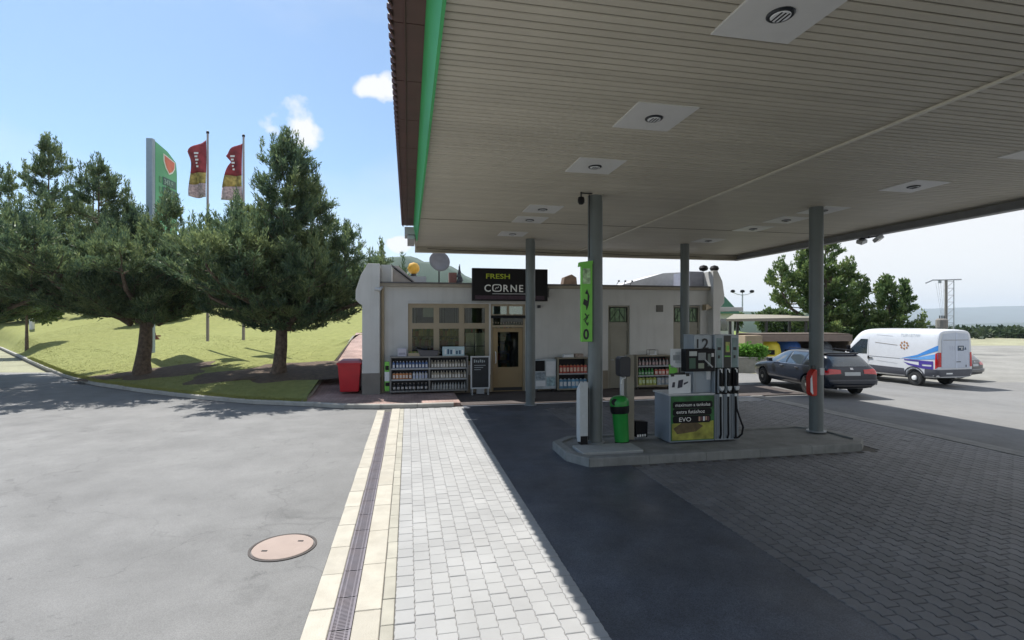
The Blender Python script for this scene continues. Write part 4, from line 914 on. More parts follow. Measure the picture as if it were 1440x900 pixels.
# notices standing on the pump counter
t = thing('notice_board', 'white notice with square print, upper of two papers left of the pump display', 'notice', W(4.98, 9.1, 1.08))
MB().box(0, .25, 0, .012, .50, .86).build('sheet', m_paper, t); MB().box(.10, .22, -.003, 0, .58, .80).build('print', M('print grey', (.45, .48, .50), .7, var=.2, vs=30), t); MB().box(.05, .19, -.005, -.0035, .64, .74).build('print', M('print dark', (.3, .32, .34), .7), t)
MB().tube([(.2, .02, 0), (.2, .02, .52)], .012, 6).box(.10, .30, -.01, .06, .34, .40).build('stand', m_dark, t)
MB().prism([(-.03, .36), (.14, .40), (.14, .48), (-.03, .56)], 'y', .0, .01).build('green_tab', m_green, t)
t = thing('notice_board', 'large white notice with a dark car drawing standing on the pump counter', 'notice', W(4.90, 9.02, 1.085))
MB().box(0, .46, 0, .012, 0, .36).build('sheet', m_paper, t, bevel=.002)
pc = MB().prism([(.06, .12), (.12, .12), (.13, .22), (.08, .22)], 'y', -.004, -.0005).prism([(.18, .10), (.28, .12), (.30, .27), (.20, .25)], 'y', -.004, -.0005).prism([(.31, .16), (.40, .20), (.40, .23), (.31, .20)], 'y', -.004, -.0005)
pc.build('car_drawing', M('ink', (.05, .05, .07), .7, var=.3, vs=30), t)
for x in (.04, .36): MB().box(x, x+.07, -.006, .02, .33, .39).build('clip', m_dark, t)
# green price sign on the front column
t = thing('column_sign', 'tall lime green hanging sign with black icons on the front left column', 'sign', W(3.26, 9.26, 0))
cs = MB().box(-.07, .15, -.10, -.02, 2.09, 3.56).build('panel', m_green, t, bevel=.01)
MB().prism([(-.11, 3.50), (.15, 3.56), (.15, 3.62), (-.10, 3.585)], 'y', -.12, .0).build('top_cap', m_green, t)
MB().box(-.045, .105, -.104, -.1005, 3.18, 3.47).build('picture', M('mixed print', (.34, .50, .28), .5, var=.5, vs=15), t)
MB().prism([(-.04, 2.80), (.02, 2.76), (.03, 2.68), (.07, 2.78), (.09, 2.95), (.04, 3.08), (.0, 3.0), (.05, 2.98), (.05, 2.86), (-.02, 2.9)], 'y', -.106, -.1005).build('pump_icon', m_letb, t)
MB().tube([(.0, -.104, 2.62), (.05, -.104, 2.55), (.0, -.104, 2.48), (.05, -.104, 2.40), (.06, -.104, 2.46)], .012, 5).tube([(-.03, -.104, 2.50), (.08, -.104, 2.60)], .007, 4).build('wave_icon', m_letb, t)
text('0', .27, m_letb, t, (-.035, -.101, 2.14), sx=.85, bold=.008)
MB().box(-.02, .2, -.02, .07, 2.2, 2.24).box(-.02, .2, -.02, .07, 3.3, 3.34).build('bracket', m_dark, t)
# slim white locker beside the column
t = thing('tool_locker', 'slim battered white metal cabinet leaning beside the front column', 'cabinet', W(3.14, 9.12, .168), TH)
MB().prism([(0, .05), (.0, 1.17), (.05, 1.13), (.17, 1.03), (.19, .98), (.19, .12), (.14, .02), (.02, .05)], 'x', 0, .17).build('body', M('worn white metal', (.46, .49, .50), .5, var=.08, vs=4, stain=.45, stc=(.25, .26, .27), sts=4), t, bevel=.012)
MB().box(.172, .186, .0, .18, .08, 1.06).build('seal', m_black, t); MB().prism([(-.004, .0), (.03, .0), (.16, .0), (.1, .13), (-.004, .16)], 'x', .02, .16).build('foot', m_black, t)
MB().box(.05, .10, -.006, .0, .50, .56).build('lock', m_lgrey, t)
# post with paper towel box
t = thing('towel_post', 'beige square post on the island carrying a black paper towel dispenser', 'post', W(4.26, 9.42, .15))
m_post = M('beige post', (.27, .25, .20), .6, var=.08, vs=3, stain=.3)
MB().box(-.06, .10, -.04, .10, 0, 1.66).build('post', m_post, t, bevel=.012); MB().box(-.17, -.10, .0, .05, .48, 1.45).build('side_post', m_lgrey, t, bevel=.006)
dsp = MB().prism([(-.24, 1.30), (-.22, 1.25), (-.04, 1.25), (-.025, 1.28), (-.02, 1.60), (-.05, 1.635), (-.20, 1.635), (-.245, 1.60)], 'y', -.14, .1).build('dispenser', M('dispenser black', (.018, .022, .03), .35), t, bevel=.012)
MB().tube([(-.17, -.03, 1.10), (-.16, -.03, 1.17), (-.13, -.03, 1.21), (-.09, -.03, 1.21), (-.09, -.03, 1.26)], .014, 6).build('towel_tip', m_letw, dsp)
# tilted lime bin
t = thing('litter_bin', 'bright green litter bin with a black band leaning beside the beige post', 'bin', W(4.02, 9.20, .15), TH); t.rotation_euler = (R(-2), R(-4), TH+R(-25))
prof = [(.11, .0), (.135, .03), (.155, .70), (.165, .72)]
autosmooth(MB().lathe(prof, 24).build('body', m_binG, t)); autosmooth(MB().lathe([(.165, .56), (.177, .60), (.185, .70), (.170, .71)], 24).build('band', m_black, t))
hd = MB(); hd.lathe([(.180, .705), (.185, .78), (.165, .84), (.11, .885), (.03, .90)], 24); hh_ = autosmooth(hd.build('hood', m_binG, t))
autosmooth(MB().lathe([(.001, -.0), (.062, .001), (.066, .014), (.05, .018)], 18, (-.075, -.165, .79), 'y').build('opening', m_black, t))
MB().lathe([(.12, -.01), (.14, .0), (.14, .025)], 24).build('foot_ring', m_black, t)
# black box on the island floor
t = thing('bucket_box', 'small black open box with white print standing on the island behind the green bin', 'box', W(4.52, 9.5, .15), TH+R(8))
MB().prism([(-.13, .04), (.13, .02), (.14, .33), (-.14, .36)], 'y', -.09, .09).build('box', m_black, t, bevel=.01)
for k in range(4): MB().box(-.11+k*.055, -.075+k*.055, -.094, -.0905, .045, .09).build('mark', m_letw, t)
# extinguisher box on the right column
t = thing('extinguisher_box', 'red fire extinguisher cover with pale label on the right front column', 'fire extinguisher', W(8.265, 9.24, .92)); t.scale = (.78, .8, .9)
autosmooth(MB().prism([(-.10, .06), (-.06, 0), (.04, 0), (.085, .02), (.085, .60), (.03, .62), (-.06, .54), (-.11, .42)], 'y', -.10, .08).build('cover', M('red enamel', (.50, .025, .015), .35), t, bevel=.015), 30)
MB().prism([(-.115, .10), (-.06, .04), (-.045, .05), (-.07, .3), (-.08, .48), (-.115, .40)], 'y', -.108, -.085).build('label', m_paper, t)
MB().box(-.02, .05, -.05, .0, .62, .70).box(.085, .12, -.02, .02, .1, .5).build('bracket', m_dark, t)
# red wheelie bin beside the gable
t = thing('wheelie_bin', 'red plastic wheelie bin with a pinkish lid beside the left gable wall', 'bin', W(-1.86, 17.62, .095), TH)
b_ = MB().add([(-.29, -.33, .08), (.29, -.33, .08), (.29, .30, .08), (-.29, .30, .08), (-.36, -.40, .98), (.36, -.40, .98), (.36, .36, .98), (-.36, .36, .98)], [(0, 3, 2, 1), (4, 5, 6, 7), (0, 1, 5, 4), (1, 2, 6, 5), (2, 3, 7, 6), (3, 0, 4, 7)]).build('body', m_red, t, bevel=.02)
MB().box(-.39, .39, -.43, .40, .96, 1.02).build('rim', m_red, t, bevel=.015)
MB().add([(-.38, -.42, 1.025), (.38, -.42, 1.025), (.38, .42, 1.03), (-.38, .42, 1.03), (-.28, -.32, 1.09), (.28, -.32, 1.09), (.28, .3, 1.11), (-.28, .3, 1.11)], [(0, 3, 2, 1), (4, 5, 6, 7), (0, 1, 5, 4), (1, 2, 6, 5), (2, 3, 7, 6), (3, 0, 4, 7)]).build('lid', M('faded red lid', (.42, .13, .15), .5), t, bevel=.01)
for x in (-.3, .3): MB().lathe([(.10, -.03), (.1, .03)], 16, (x, .32, .10), 'x').build('wheel', m_tyre, t)
MB().tube([(-.3, .46, .98), (-.2, .50, .98), (.2, .50, .98), (.3, .46, .98)], .018, 6).build('handle', m_red, t)

# ================================================================ PYLON, FLAGS
t = thing('price_pylon', 'tall green price pylon with a red shield and three price panels behind the trees', 'sign', (-17.55, 25.0, .9), R(95))
PH = 10.35
MB().box(-.28, -.02, -.15, .15, 0, PH+.05).build('post', M('pylon blue grey', (.28, .36, .44), .45, var=.05), t, bevel=.03)
m_pyl = M('pylon green', (.10, .42, .20), .4, var=.1, vs=.8)
pn = MB().prism([(-.02, 3.3), (1.75, 3.3), (1.86, 6), (1.84, PH-1.1), (1.76, PH-.55), (1.0, PH-.20), (-.02, PH-.02)], 'y', -.16, .16).build('panel', m_pyl, t, bevel=.03)
MB().prism([(.58, PH-.42), (1.62, PH-.58), (1.58, PH-.95), (1.38, PH-1.2), (1.08, PH-1.36), (.78, PH-1.12), (.6, PH-.8)], 'y', -.185, -.162).build('shield_rim', m_letw, pn)
MB().prism([(.66, PH-.50), (1.53, PH-.63), (1.5, PH-.92), (1.33, PH-1.13), (1.08, PH-1.27), (.84, PH-1.06), (.68, PH-.78)], 'y', -.20, -.186).build('shield', M('shield red', (.62, .14, .07), .4, var=.25, vs=2), pn)
for k in range(3):
    z = PH-1.98-k*.50
    p_ = MB().box(.55, 1.70, -.18, -.162, z, z+.40).build('price_panel', M('price panel dark', (.03, .11, .09), .4), pn)
    text(['343.9', '359.9', '394.9'][k], .36, M('price digits', (.30, .45, .38), .5), p_, (.62, -.185, z+.07), sx=1.0, ext=.002, bold=.004)
    MB().box(.25, .47, -.175, -.162, z+.05, z+.34).build('grade_label', M('grade green', (.10, .28, .14), .5), pn)
for z in (5.9, 6.3): MB().box(.3, 1.6, -.172, -.162, z, z+.10).build('small_print', M('pale print', (.35, .62, .42), .5), pn)
def flag(x, y, H, lab, hv, fold, gz):
    t = thing('flag', lab, 'flag', (x, y, gz), 0, group='promotional flags on poles')
    autosmooth(MB().tube([(0, 0, 0), (0, 0, H)], [.075, .05], 10).build('pole', M('flag pole', (.30, .27, .27), .4, metal=.4), t)); MB().lathe([(.07, 0), (.07, .1), (.02, .14)], 10, (0, 0, H)).build('finial', m_black, t)
    nu, nv = 9, 22; V = []
    for j in range(nv):
        v = j/(nv-1)
        for i in range(nu):
            u = i/(nu-1); wdt = hv(v)
            V.append((-.05-u*wdt, .16*math.sin(u*6+v*5+fold)*(u+.2)-.05, H-.35-v*2.95-(u*.55*(1-v)**3)+.07*math.sin(v*9+u*4)*u))
    F = [(j*nu+i, j*nu+i+1, (j+1)*nu+i+1, (j+1)*nu+i) for j in range(nv-1) for i in range(nu-1)]
    bands = [('cloth', lambda j: j < 12, M('flag maroon', (.30, .045, .055), .8, var=.35, vs=3)), ('printed_cloth', lambda j: 12 <= j < 16, M('flag ochre', (.42, .32, .10), .8, var=.6, vs=5)), ('pale_cloth', lambda j: j >= 16, M('flag pale', (.50, .38, .38), .8, var=.5, vs=9))]
    for nm, f_, mt in bands:
        m = MB(); m.add(V, [F[j*(nu-1)+i] for j in range(nv-1) for i in range(nu-1) if f_(j)]); o = m.build(nm, mt, t, True); s = o.modifiers.new('thickness', 'SOLIDIFY'); s.thickness = .01
    for q in range(5): MB().box(-.52+.03*q, -.30-.05*(q % 2), -.31, -.30, H-1.15-q*.17, H-1.06-q*.17).build('print_mark', m_letw, t)
flag(-15.75, 26.5, 10.75, 'maroon flag with white lettering on the pole nearest the green pylon', lambda v: .95-.15*v, .2, 1.4)
flag(-14.0, 26.7, 10.6, 'twisted maroon flag with yellow and pale print beside the tallest tree', lambda v: .95-1.5*v if v < .25 else .58+.75*(v-.25), 2.0, 1.45)

# ================================================================ TREES
m_pine = foliage_mat('pine needles', (.040, .080, .060), (.115, .175, .085), (.28, .33, .135))
m_pine2 = foliage_mat('broad foliage', (.05, .10, .035), (.13, .20, .065), (.27, .32, .11))
m_pale = foliage_mat('far foliage', (.05, .09, .03), (.09, .14, .045), (.15, .20, .07))
def sprigs(P, D, L, k, ln, wd, spread, up):
    """P points, D unit directions: k needle bunches each, long thin triangles leaning along D"""
    n = len(P); P = np.repeat(P, k, 0); D = np.repeat(D, k, 0); Ls = np.repeat(L, k)
    P = P+rng.normal(0, 1, P.shape)*spread*.35+D*(rng.uniform(-.5, .5, n*k)*Ls)[:, None]
    d = D*1.0+rng.normal(0, .55, P.shape)+np.array([0, 0, up]); d /= np.linalg.norm(d, axis=1)[:, None]
    r = rng.normal(0, 1, P.shape); s = np.cross(d, r); s /= np.linalg.norm(s, axis=1)[:, None]+1e-9
    l_ = (ln*rng.uniform(.6, 1.3, n*k))[:, None]; w_ = (wd*rng.uniform(.7, 1.3, n*k))[:, None]
    V = np.stack([P, P+d*l_*.45+s*w_, P+d*l_, P+d*l_*.45-s*w_], 1).reshape(-1, 3)
    F = np.arange(len(V)).reshape(-1, 4)
    return V, F
def conifer(name, label, cat, at, trunk, crowns, mat=m_pine, ln=.17, wd=.028, k=7, dens=1., group='trees on the lawn', up=.5, tw=.5, bare=.1):
    t = thing(name, label, cat, at, 0, group)
    H, r0, lean = trunk; tm = MB()
    tp = [(0, 0, -.3), (0, 0, 0), (.02, 0, .4)]+[(lean*z/H+.04*math.sin(z*1.3), .03*math.sin(z), z) for z in np.linspace(1, H, 8)]
    tm.tube(tp, [r0*1.5, r0*1.35, r0*1.08]+[r0*(1-.75*i/7) for i in range(8)], 12)
    tr = autosmooth(tm.build('trunk', m_bark, t)); lm = MB(); PP = []; DD = []; LL = []
    for cx, cy, zb, zt, Rm, nb in crowns:
        bx, by, bz = cx*.15+lean*.5, cy*.15, max(1.6, zb-.2)
        lm.tube([(bx, by, bz), (cx*.8, cy*.8, zb+(zt-zb)*.3), (cx, cy, zb+(zt-zb)*.6), (cx, cy, zt)], [r0*.5, r0*.3, r0*.17, .012], 6)
        for q in range(int(nb*dens)):
            tt = rng.uniform(0, 1)**.85; z0 = zb+(zt-zb)*tt*.97
            Rr = Rm*1.12*((1-tt)**.78)*(.6+.4*min(1, tt*6+.5))*rng.uniform(.62, 1.12)+.12; az = rng.uniform(0, 6.283)
            f = min(1, tt/.6); x0, y0 = (bx+(cx-bx)*f, by+(cy-by)*f)
            slope = rng.uniform(-.10, .25)+tt*.5; curl = rng.uniform(.15, .45)
            ss = np.linspace(0, 1, 7); bz_ = z0+slope*Rr*ss*.8+curl*Rr*.35*ss**2-.10*Rr*np.sin(ss*3.1)*(1-tt)
            daz = rng.normal(0, .12); ba = az+daz*ss
            B = np.stack([x0+np.cos(ba)*Rr*ss, y0+np.sin(ba)*Rr*ss, bz_], 1)
            if q % 2 == 0 or Rr > 1.2: lm.tube([tuple(p) for p in B[::2]], [max(.01, .022*Rr*(1-s)) for s in ss[::2]], 4, False)
            ns_ = max(4, int(Rr*9)); sv = rng.uniform(bare+.15, 1.03, ns_)
            for s in sv:
                i = min(5, int(s*6)); fr_ = s*6-i; p = B[i]*(1-fr_)+B[i+1]*fr_; d = B[i+1]-B[i]; d = d/np.linalg.norm(d)
                side = np.array([-d[1], d[0], 0])*rng.choice([-1, 1]); tl = (.15+.30*Rr*max(0,1-s)**.7)*tw*2
                dv = d*.75+side*rng.uniform(.2, .9)+np.array([0, 0, rng.uniform(0, .5)]); dv /= np.linalg.norm(dv)
                for u in np.arange(0, tl, .13): PP.append(p+dv*u); DD.append(dv); LL.append(.13)
            if rng.uniform() < .85:      # upright shoot at the bough's end
                hs_ = rng.uniform(.25, .85); j_ = rng.integers(3, 7); p = B[j_]
                for u in np.arange(0, hs_, .09): PP.append(p+np.array([0, 0, u])); DD.append(np.array([rng.normal(0, .1), rng.normal(0, .1), 1.])); LL.append(.08)
        # upright leader shoots
        for u in np.linspace(-.35, .9, 12): PP.append(np.array([cx, cy, zt-u])); DD.append(np.array([0, 0, 1.])); LL.append(.12)
    V, F = sprigs(np.array(PP), np.array(DD), np.array(LL), k, ln, wd, ln*.7, up)
    lm.build('limbs', m_bark, t)
    npmesh('crown', V, F, mat, t); print(name, len(F)); return t
PK = dict(k=9, ln=.16, wd=.018, dens=.72)
g_ = lawn_h(-15.0, 20.8)+.12
conifer('pine_tree', 'broad dark conifer with several pointed tops, its reddish brown trunk in front of the pylon', 'tree', (-14.95, 20.7, g_), (5.0, .25, .3),
        [(-.3, 0, 2.0, 6.1, 3.1, 130), (-2.0, .3, 2.2, 8.4, 2.3, 110), (-3.9, 0, 2.1, 6.8, 2.2, 70), (-1.2, .6, 2.4, 6.8, 1.9, 65), (1.3, -.3, 2.0, 6.6, 2.6, 100), (2.9, .3, 2.1, 5.4, 2.2, 70), (.4, -2.2, 2.2, 5.0, 2.3, 70), (-2.4, -2.2, 2.2, 4.9, 2.3, 70), (2.3, -1.9, 2.2, 4.6, 1.8, 50), (-1.0, -3.6, 2.5, 4.9, 2.5, 80), (-4.0, -3.0, 2.4, 4.9, 2.6, 80), (1.6, -3.2, 2.5, 4.6, 2.0, 50)], **PK)
conifer('pine_tree', 'dark tall conifer cut by the left edge, slender upright shoots at its top', 'tree', (-25.0, 23.2, .5), (5.5, .22, -.3),
        [(0, 0, 1.9, 8.0, 2.9, 90), (2.4, -.2, 2.0, 8.6, 2.4, 90), (4.1, -.1, 2.0, 10.0, 2.6, 130), (5.7, .4, 2.0, 8.7, 2.0, 80), (2.8, -1.8, 1.7, 5.4, 2.5, 80), (5.2, -1.2, 2.0, 5.0, 2.0, 60), (4.6, -4.0, 3.3, 6.0, 2.6, 80), (7.0, -4.6, 3.3, 5.8, 2.2, 70)], **PK)
g_ = lawn_h(-8.6, 18.9)
conifer('pine_tree', 'tallest dark conifer nearest the shop with a wide skirt of boughs', 'tree', (-8.6, 18.9, g_), (6.0, .21, .2),
        [(.3, 0, 2.6, 8.55, 2.5, 190), (.2, 0, 1.75, 5.6, 2.9, 120), (-1.6, .2, 1.95, 6.2, 1.9, 90), (2.4, .1, 1.65, 5.1, 2.1, 80), (1.3, -.2, 1.8, 6.5, 1.9, 80), (-2.7, .2, 2.0, 5.7, 2.0, 80), (3.7, .5, 1.9, 4.5, 1.2, 40), (-.2, -2.1, 2.0, 4.8, 2.1, 70), (-2.2, -1.6, 2.0, 4.5, 2.0, 50), (1.9, -1.5, 1.9, 4.2, 1.6, 40), (-.9, -3.0, 2.4, 4.5, 1.8, 45)], **PK)
# right-hand trees beyond the car and van
conifer('spruce_tree', 'tall green conifer with a dark trunk behind the estate car, right of the column', 'tree', (20.4, 33.0, -.3), (6.0, .30, .1),
        [(-.2, 0, 2.1, 8.5, 2.6, 120), (-2.9, .3, 2.4, 6.3, 2.0, 60), (-1.0, .3, 3.4, 8.0, 1.8, 60), (1.3, 0, 1.5, 6.2, 1.9, 60)], m_pine2, .22, .045, 5, .5, 'trees behind the parked vehicles', .35)
conifer('spruce_tree', 'lower rounder green tree behind the white van', 'tree', (23.6, 32.2, -.45), (4.0, .22, .1),
        [(0, 0, .9, 5.2, 1.9, 90), (1.1, .1, 1.1, 4.9, 1.2, 50), (-1.2, .4, .9, 4.9, 1.5, 50)], m_pine2, .24, .05, 6, .6, 'trees behind the parked vehicles', .3)
def bush(name, label, cat, at, rx, ry, h, n, mat, ln=.2, wd=.07, group=None, trunk=0):
    t = thing(name, label, cat, at, 0, group)
    lobes = [(rng.uniform(-.6, .6)*rx, rng.uniform(-.6, .6)*ry, trunk+h*rng.uniform(.3, .72), rng.uniform(.35, .55)) for _ in range(9)]
    P = []; D = []
    for lx, ly, lz, lr in lobes:
        m_ = n//9; d = rng.normal(0, 1, (m_, 3)); d /= np.linalg.norm(d, axis=1)[:, None]; r = rng.uniform(.45, 1, m_)**.6
        P.append(np.array([lx, ly, lz])+d*r[:, None]*np.array([rx*lr, ry*lr, h*lr*.75])); D.append(d)
    P = np.concatenate(P); D = np.concatenate(D); V, F = sprigs(P, D, np.full(len(P), ln), 3, ln, wd, ln, .2); V[:, 2] = np.maximum(V[:, 2], 0)
    npmesh('crown' if trunk else 'foliage', V, F, mat, t); MB().tube([(0, 0, -.2), (0, 0, trunk+h*.5)], [.06+.03*trunk, .03], 6).build('trunk' if trunk else 'stems', m_bark, t); return t

# ================================================================ VEHICLES
def cutters(me_obj, wheels, r, w_in):
    for x, y in wheels:
        c = MB().lathe([(r, -w_in), (r, w_in)], 32, (x, y, 0), 'y').mesh('cut', None)
        co = bpy.data.objects.new('cut', c); C.objects.link(co); co.location = (0, 0, r*.93)
        md = me_obj.modifiers.new('b', 'BOOLEAN'); md.operation = 'DIFFERENCE'; md.object = co; md.solver = 'EXACT'; yield co
def loft_body(stations, secf, mat, name, parent, wheels, wr, win, sub=2):
    m = MB(); rings = []
    for s_ in stations:
        h = secf(*s_); x = s_[0]; ring = [(x, y, z) for y, z in h]+[(x, -y, z) for y, z in h[::-1] if y > 1e-6]
        # drop duplicate centre points
        rings.append(ring)
    n = len(rings[0]); vs = [p for r_ in rings for p in r_]; fs = []
    for i in range(len(rings)-1):
        for k in range(n): fs.append((i*n+k, i*n+(k+1) % n, (i+1)*n+(k+1) % n, (i+1)*n+k))
    fs.append(tuple(range(n))[::-1]); fs.append(tuple((len(rings)-1)*n+k for k in range(n)))
    m.add(vs, fs); tmp = m.build('tmp', mat, None, True)
    sb = tmp.modifiers.new('s', 'SUBSURF'); sb.levels = sub; sb.render_levels = sub
    cs = list(cutters(tmp, wheels, wr, win))
    dg = bpy.context.evaluated_depsgraph_get(); dg.update(); me = bpy.data.meshes.new_from_object(tmp.evaluated_get(dg)); me.name = name
    for c in cs: bpy.data.objects.remove(c)
    bpy.data.objects.remove(tmp)
    me.polygons.foreach_set('use_smooth', [True]*len(me.polygons))
    try: me.set_sharp_from_angle(angle=R(40))
    except Exception: pass
    o = bpy.data.objects.new(name, me); C.objects.link(o); o.parent = parent
    b = bmesh.new(); b.from_mesh(me); bv = BVHTree.FromBMesh(b); b.free()
    return o, bv
def poly_range(poly, u):
    zs = []
    for (a, b), (c, d) in zip(poly, poly[1:]+poly[:1]):
        if (a <= u <= c or c <= u <= a) and a != c: zs.append(b+(d-b)*(u-a)/(c-a))
    return (min(zs), max(zs)) if zs else None
def project(bv, poly, side, off, name, mat, parent, nu=14, nv=6, th=0.):
    """wrap a (u,v) outline onto the body: side in 'L','R','rear','front'"""
    us = [p[0] for p in poly]; u0, u1 = min(us), max(us); V = []; F = []
    ul = sorted(set([u0+(u1-u0)*i/nu for i in range(nu+1)]+us)); e = 1e-5; ok = True
    for u in ul:
        rg = poly_range(poly, min(max(u, u0+e), u1-e)); 
        for j in range(nv+1):
            v = rg[0]+(rg[1]-rg[0])*j/nv
            if side == 'L': o_, d_ = Vector((u, 4, v)), Vector((0, -1, 0))
            elif side == 'R': o_, d_ = Vector((u, -4, v)), Vector((0, 1, 0))
            elif side == 'rear': o_, d_ = Vector((-4, u, v)), Vector((1, 0, 0))
            elif side == 'front': o_, d_ = Vector((12, u, v)), Vector((-1, 0, 0))
            else: o_, d_ = Vector((u, v, 6)), Vector((0, 0, -1))
            hit = bv.ray_cast(o_, d_)
            p = hit[0]+hit[1].normalized()*off if hit[0] is not None and abs(hit[1].dot(d_)) > .05 else (hit[0] or (V[-1] if V else o_+d_*3.2))
            V.append(Vector(p)-d_*0)
    n = nv+1
    for i in range(len(ul)-1):
        for j in range(nv): F.append((i*n+j, (i+1)*n+j, (i+1)*n+j+1, i*n+j+1))
    o = MB().add(V, F).build(name, mat, parent, True)
    if th: s = o.modifiers.new('th', 'SOLIDIFY'); s.thickness = th; s.offset = 0
    return o
def wheel(parent, x, y, r, w_, spokes, rimmat, sgn):
    t = autosmooth(MB().lathe([(r*.62, -w_/2), (r*.9, -w_/2), (r, -w_*.36), (r, w_*.36), (r*.9, w_/2), (r*.62, w_/2)], 36, (x, y, r), 'y').build('wheel', m_tyre, parent), 30)
    yo = y+sgn*w_*.47
    rm = autosmooth(MB().lathe([(r*.66, -.01), (r*.66, .012), (r*.60, .012), (r*.57, -.05), (.06, -.04)] if sgn > 0 else [(r*.66, .01), (r*.66, -.012), (r*.60, -.012), (r*.57, .05), (.06, .04)], 32, (x, yo, r), 'y').build('rim', M('rim dark', (.10, .10, .10), .5, metal=.4), t), 30)
    m = MB()
    for k in range(spokes):
        q = 2*math.pi*k/spokes; c_, s_ = math.cos(q), math.sin(q); p1, p2 = r*.08, r*.62; h = r*.10
        pts = [(p1, -h*1.3), (p2, -h), (p2, h), (p1, h*1.3)]; m.add([(x+u*c_-v*s_, yo+yy, r+u*s_+v*c_) for yy in (-.012, .006*sgn) for u, v in pts], [(0, 1, 2, 3), (4, 7, 6, 5), (0, 4, 5, 1), (1, 5, 6, 2), (2, 6, 7, 3), (3, 7, 4, 0)])
    m.lathe([(r*.2, -.014), (r*.2, .014), (.02, .02*sgn)], 16, (x, yo, r), 'y')
    m.build('spokes', rimmat, t); return t
m_carp = M('dark blue grey car paint', (.013, .019, .034), .28, metal=.0, var=.04, coat=.45, spec=.4)
m_trim = M('bumper plastic', (.02, .02, .024), .5, var=.1)
m_chrome = M('chrome strip', (.45, .46, .48), .2, metal=.9)
m_tail = M('tail lamp red', (.55, .01, .015), .12, var=.12, vs=20, coat=.8)
m_plate = M('number plate', (.5, .52, .53), .5, var=.05)
def car_sec(x, w_, zb, zbelt, zr, wr):
    return [(0, zb), (w_*.75, zb), (w_*.96, zb+.09), (w_, min(.56, zbelt-.12)), (w_*.985, zbelt-.09), (w_*.94, zbelt), (wr+(w_*.94-wr)*.12, zr-.10 if zr-zbelt > .2 else zr-.03), (wr*.82, zr-.012), (0, zr)]
WG = [(0.00, .70, .42, .76, .80, .55), (0.03, .84, .34, .86, .90, .62), (.10, .875, .30, .93, 1.00, .66), (.20, .885, .27, .95, 1.17, .64), (.38, .895, .24, .96, 1.37, .60), (.56, .90, .23, .96, 1.43, .59), (.9, .905, .22, .96, 1.44, .585), (1.5, .91, .21, .955, 1.465, .585), (2.2, .91, .21, .95, 1.465, .58), (2.7, .91, .21, .94, 1.43, .57), (3.05, .905, .21, .93, 1.30, .585), (3.35, .90, .21, .925, 1.12, .63), (3.6, .90, .21, .90, .985, .66), (4.1, .88, .22, .85, .91, .64), (4.45, .84, .25, .77, .83, .6), (4.64, .74, .30, .66, .72, .5), (4.70, .60, .36, .58, .62, .42)]
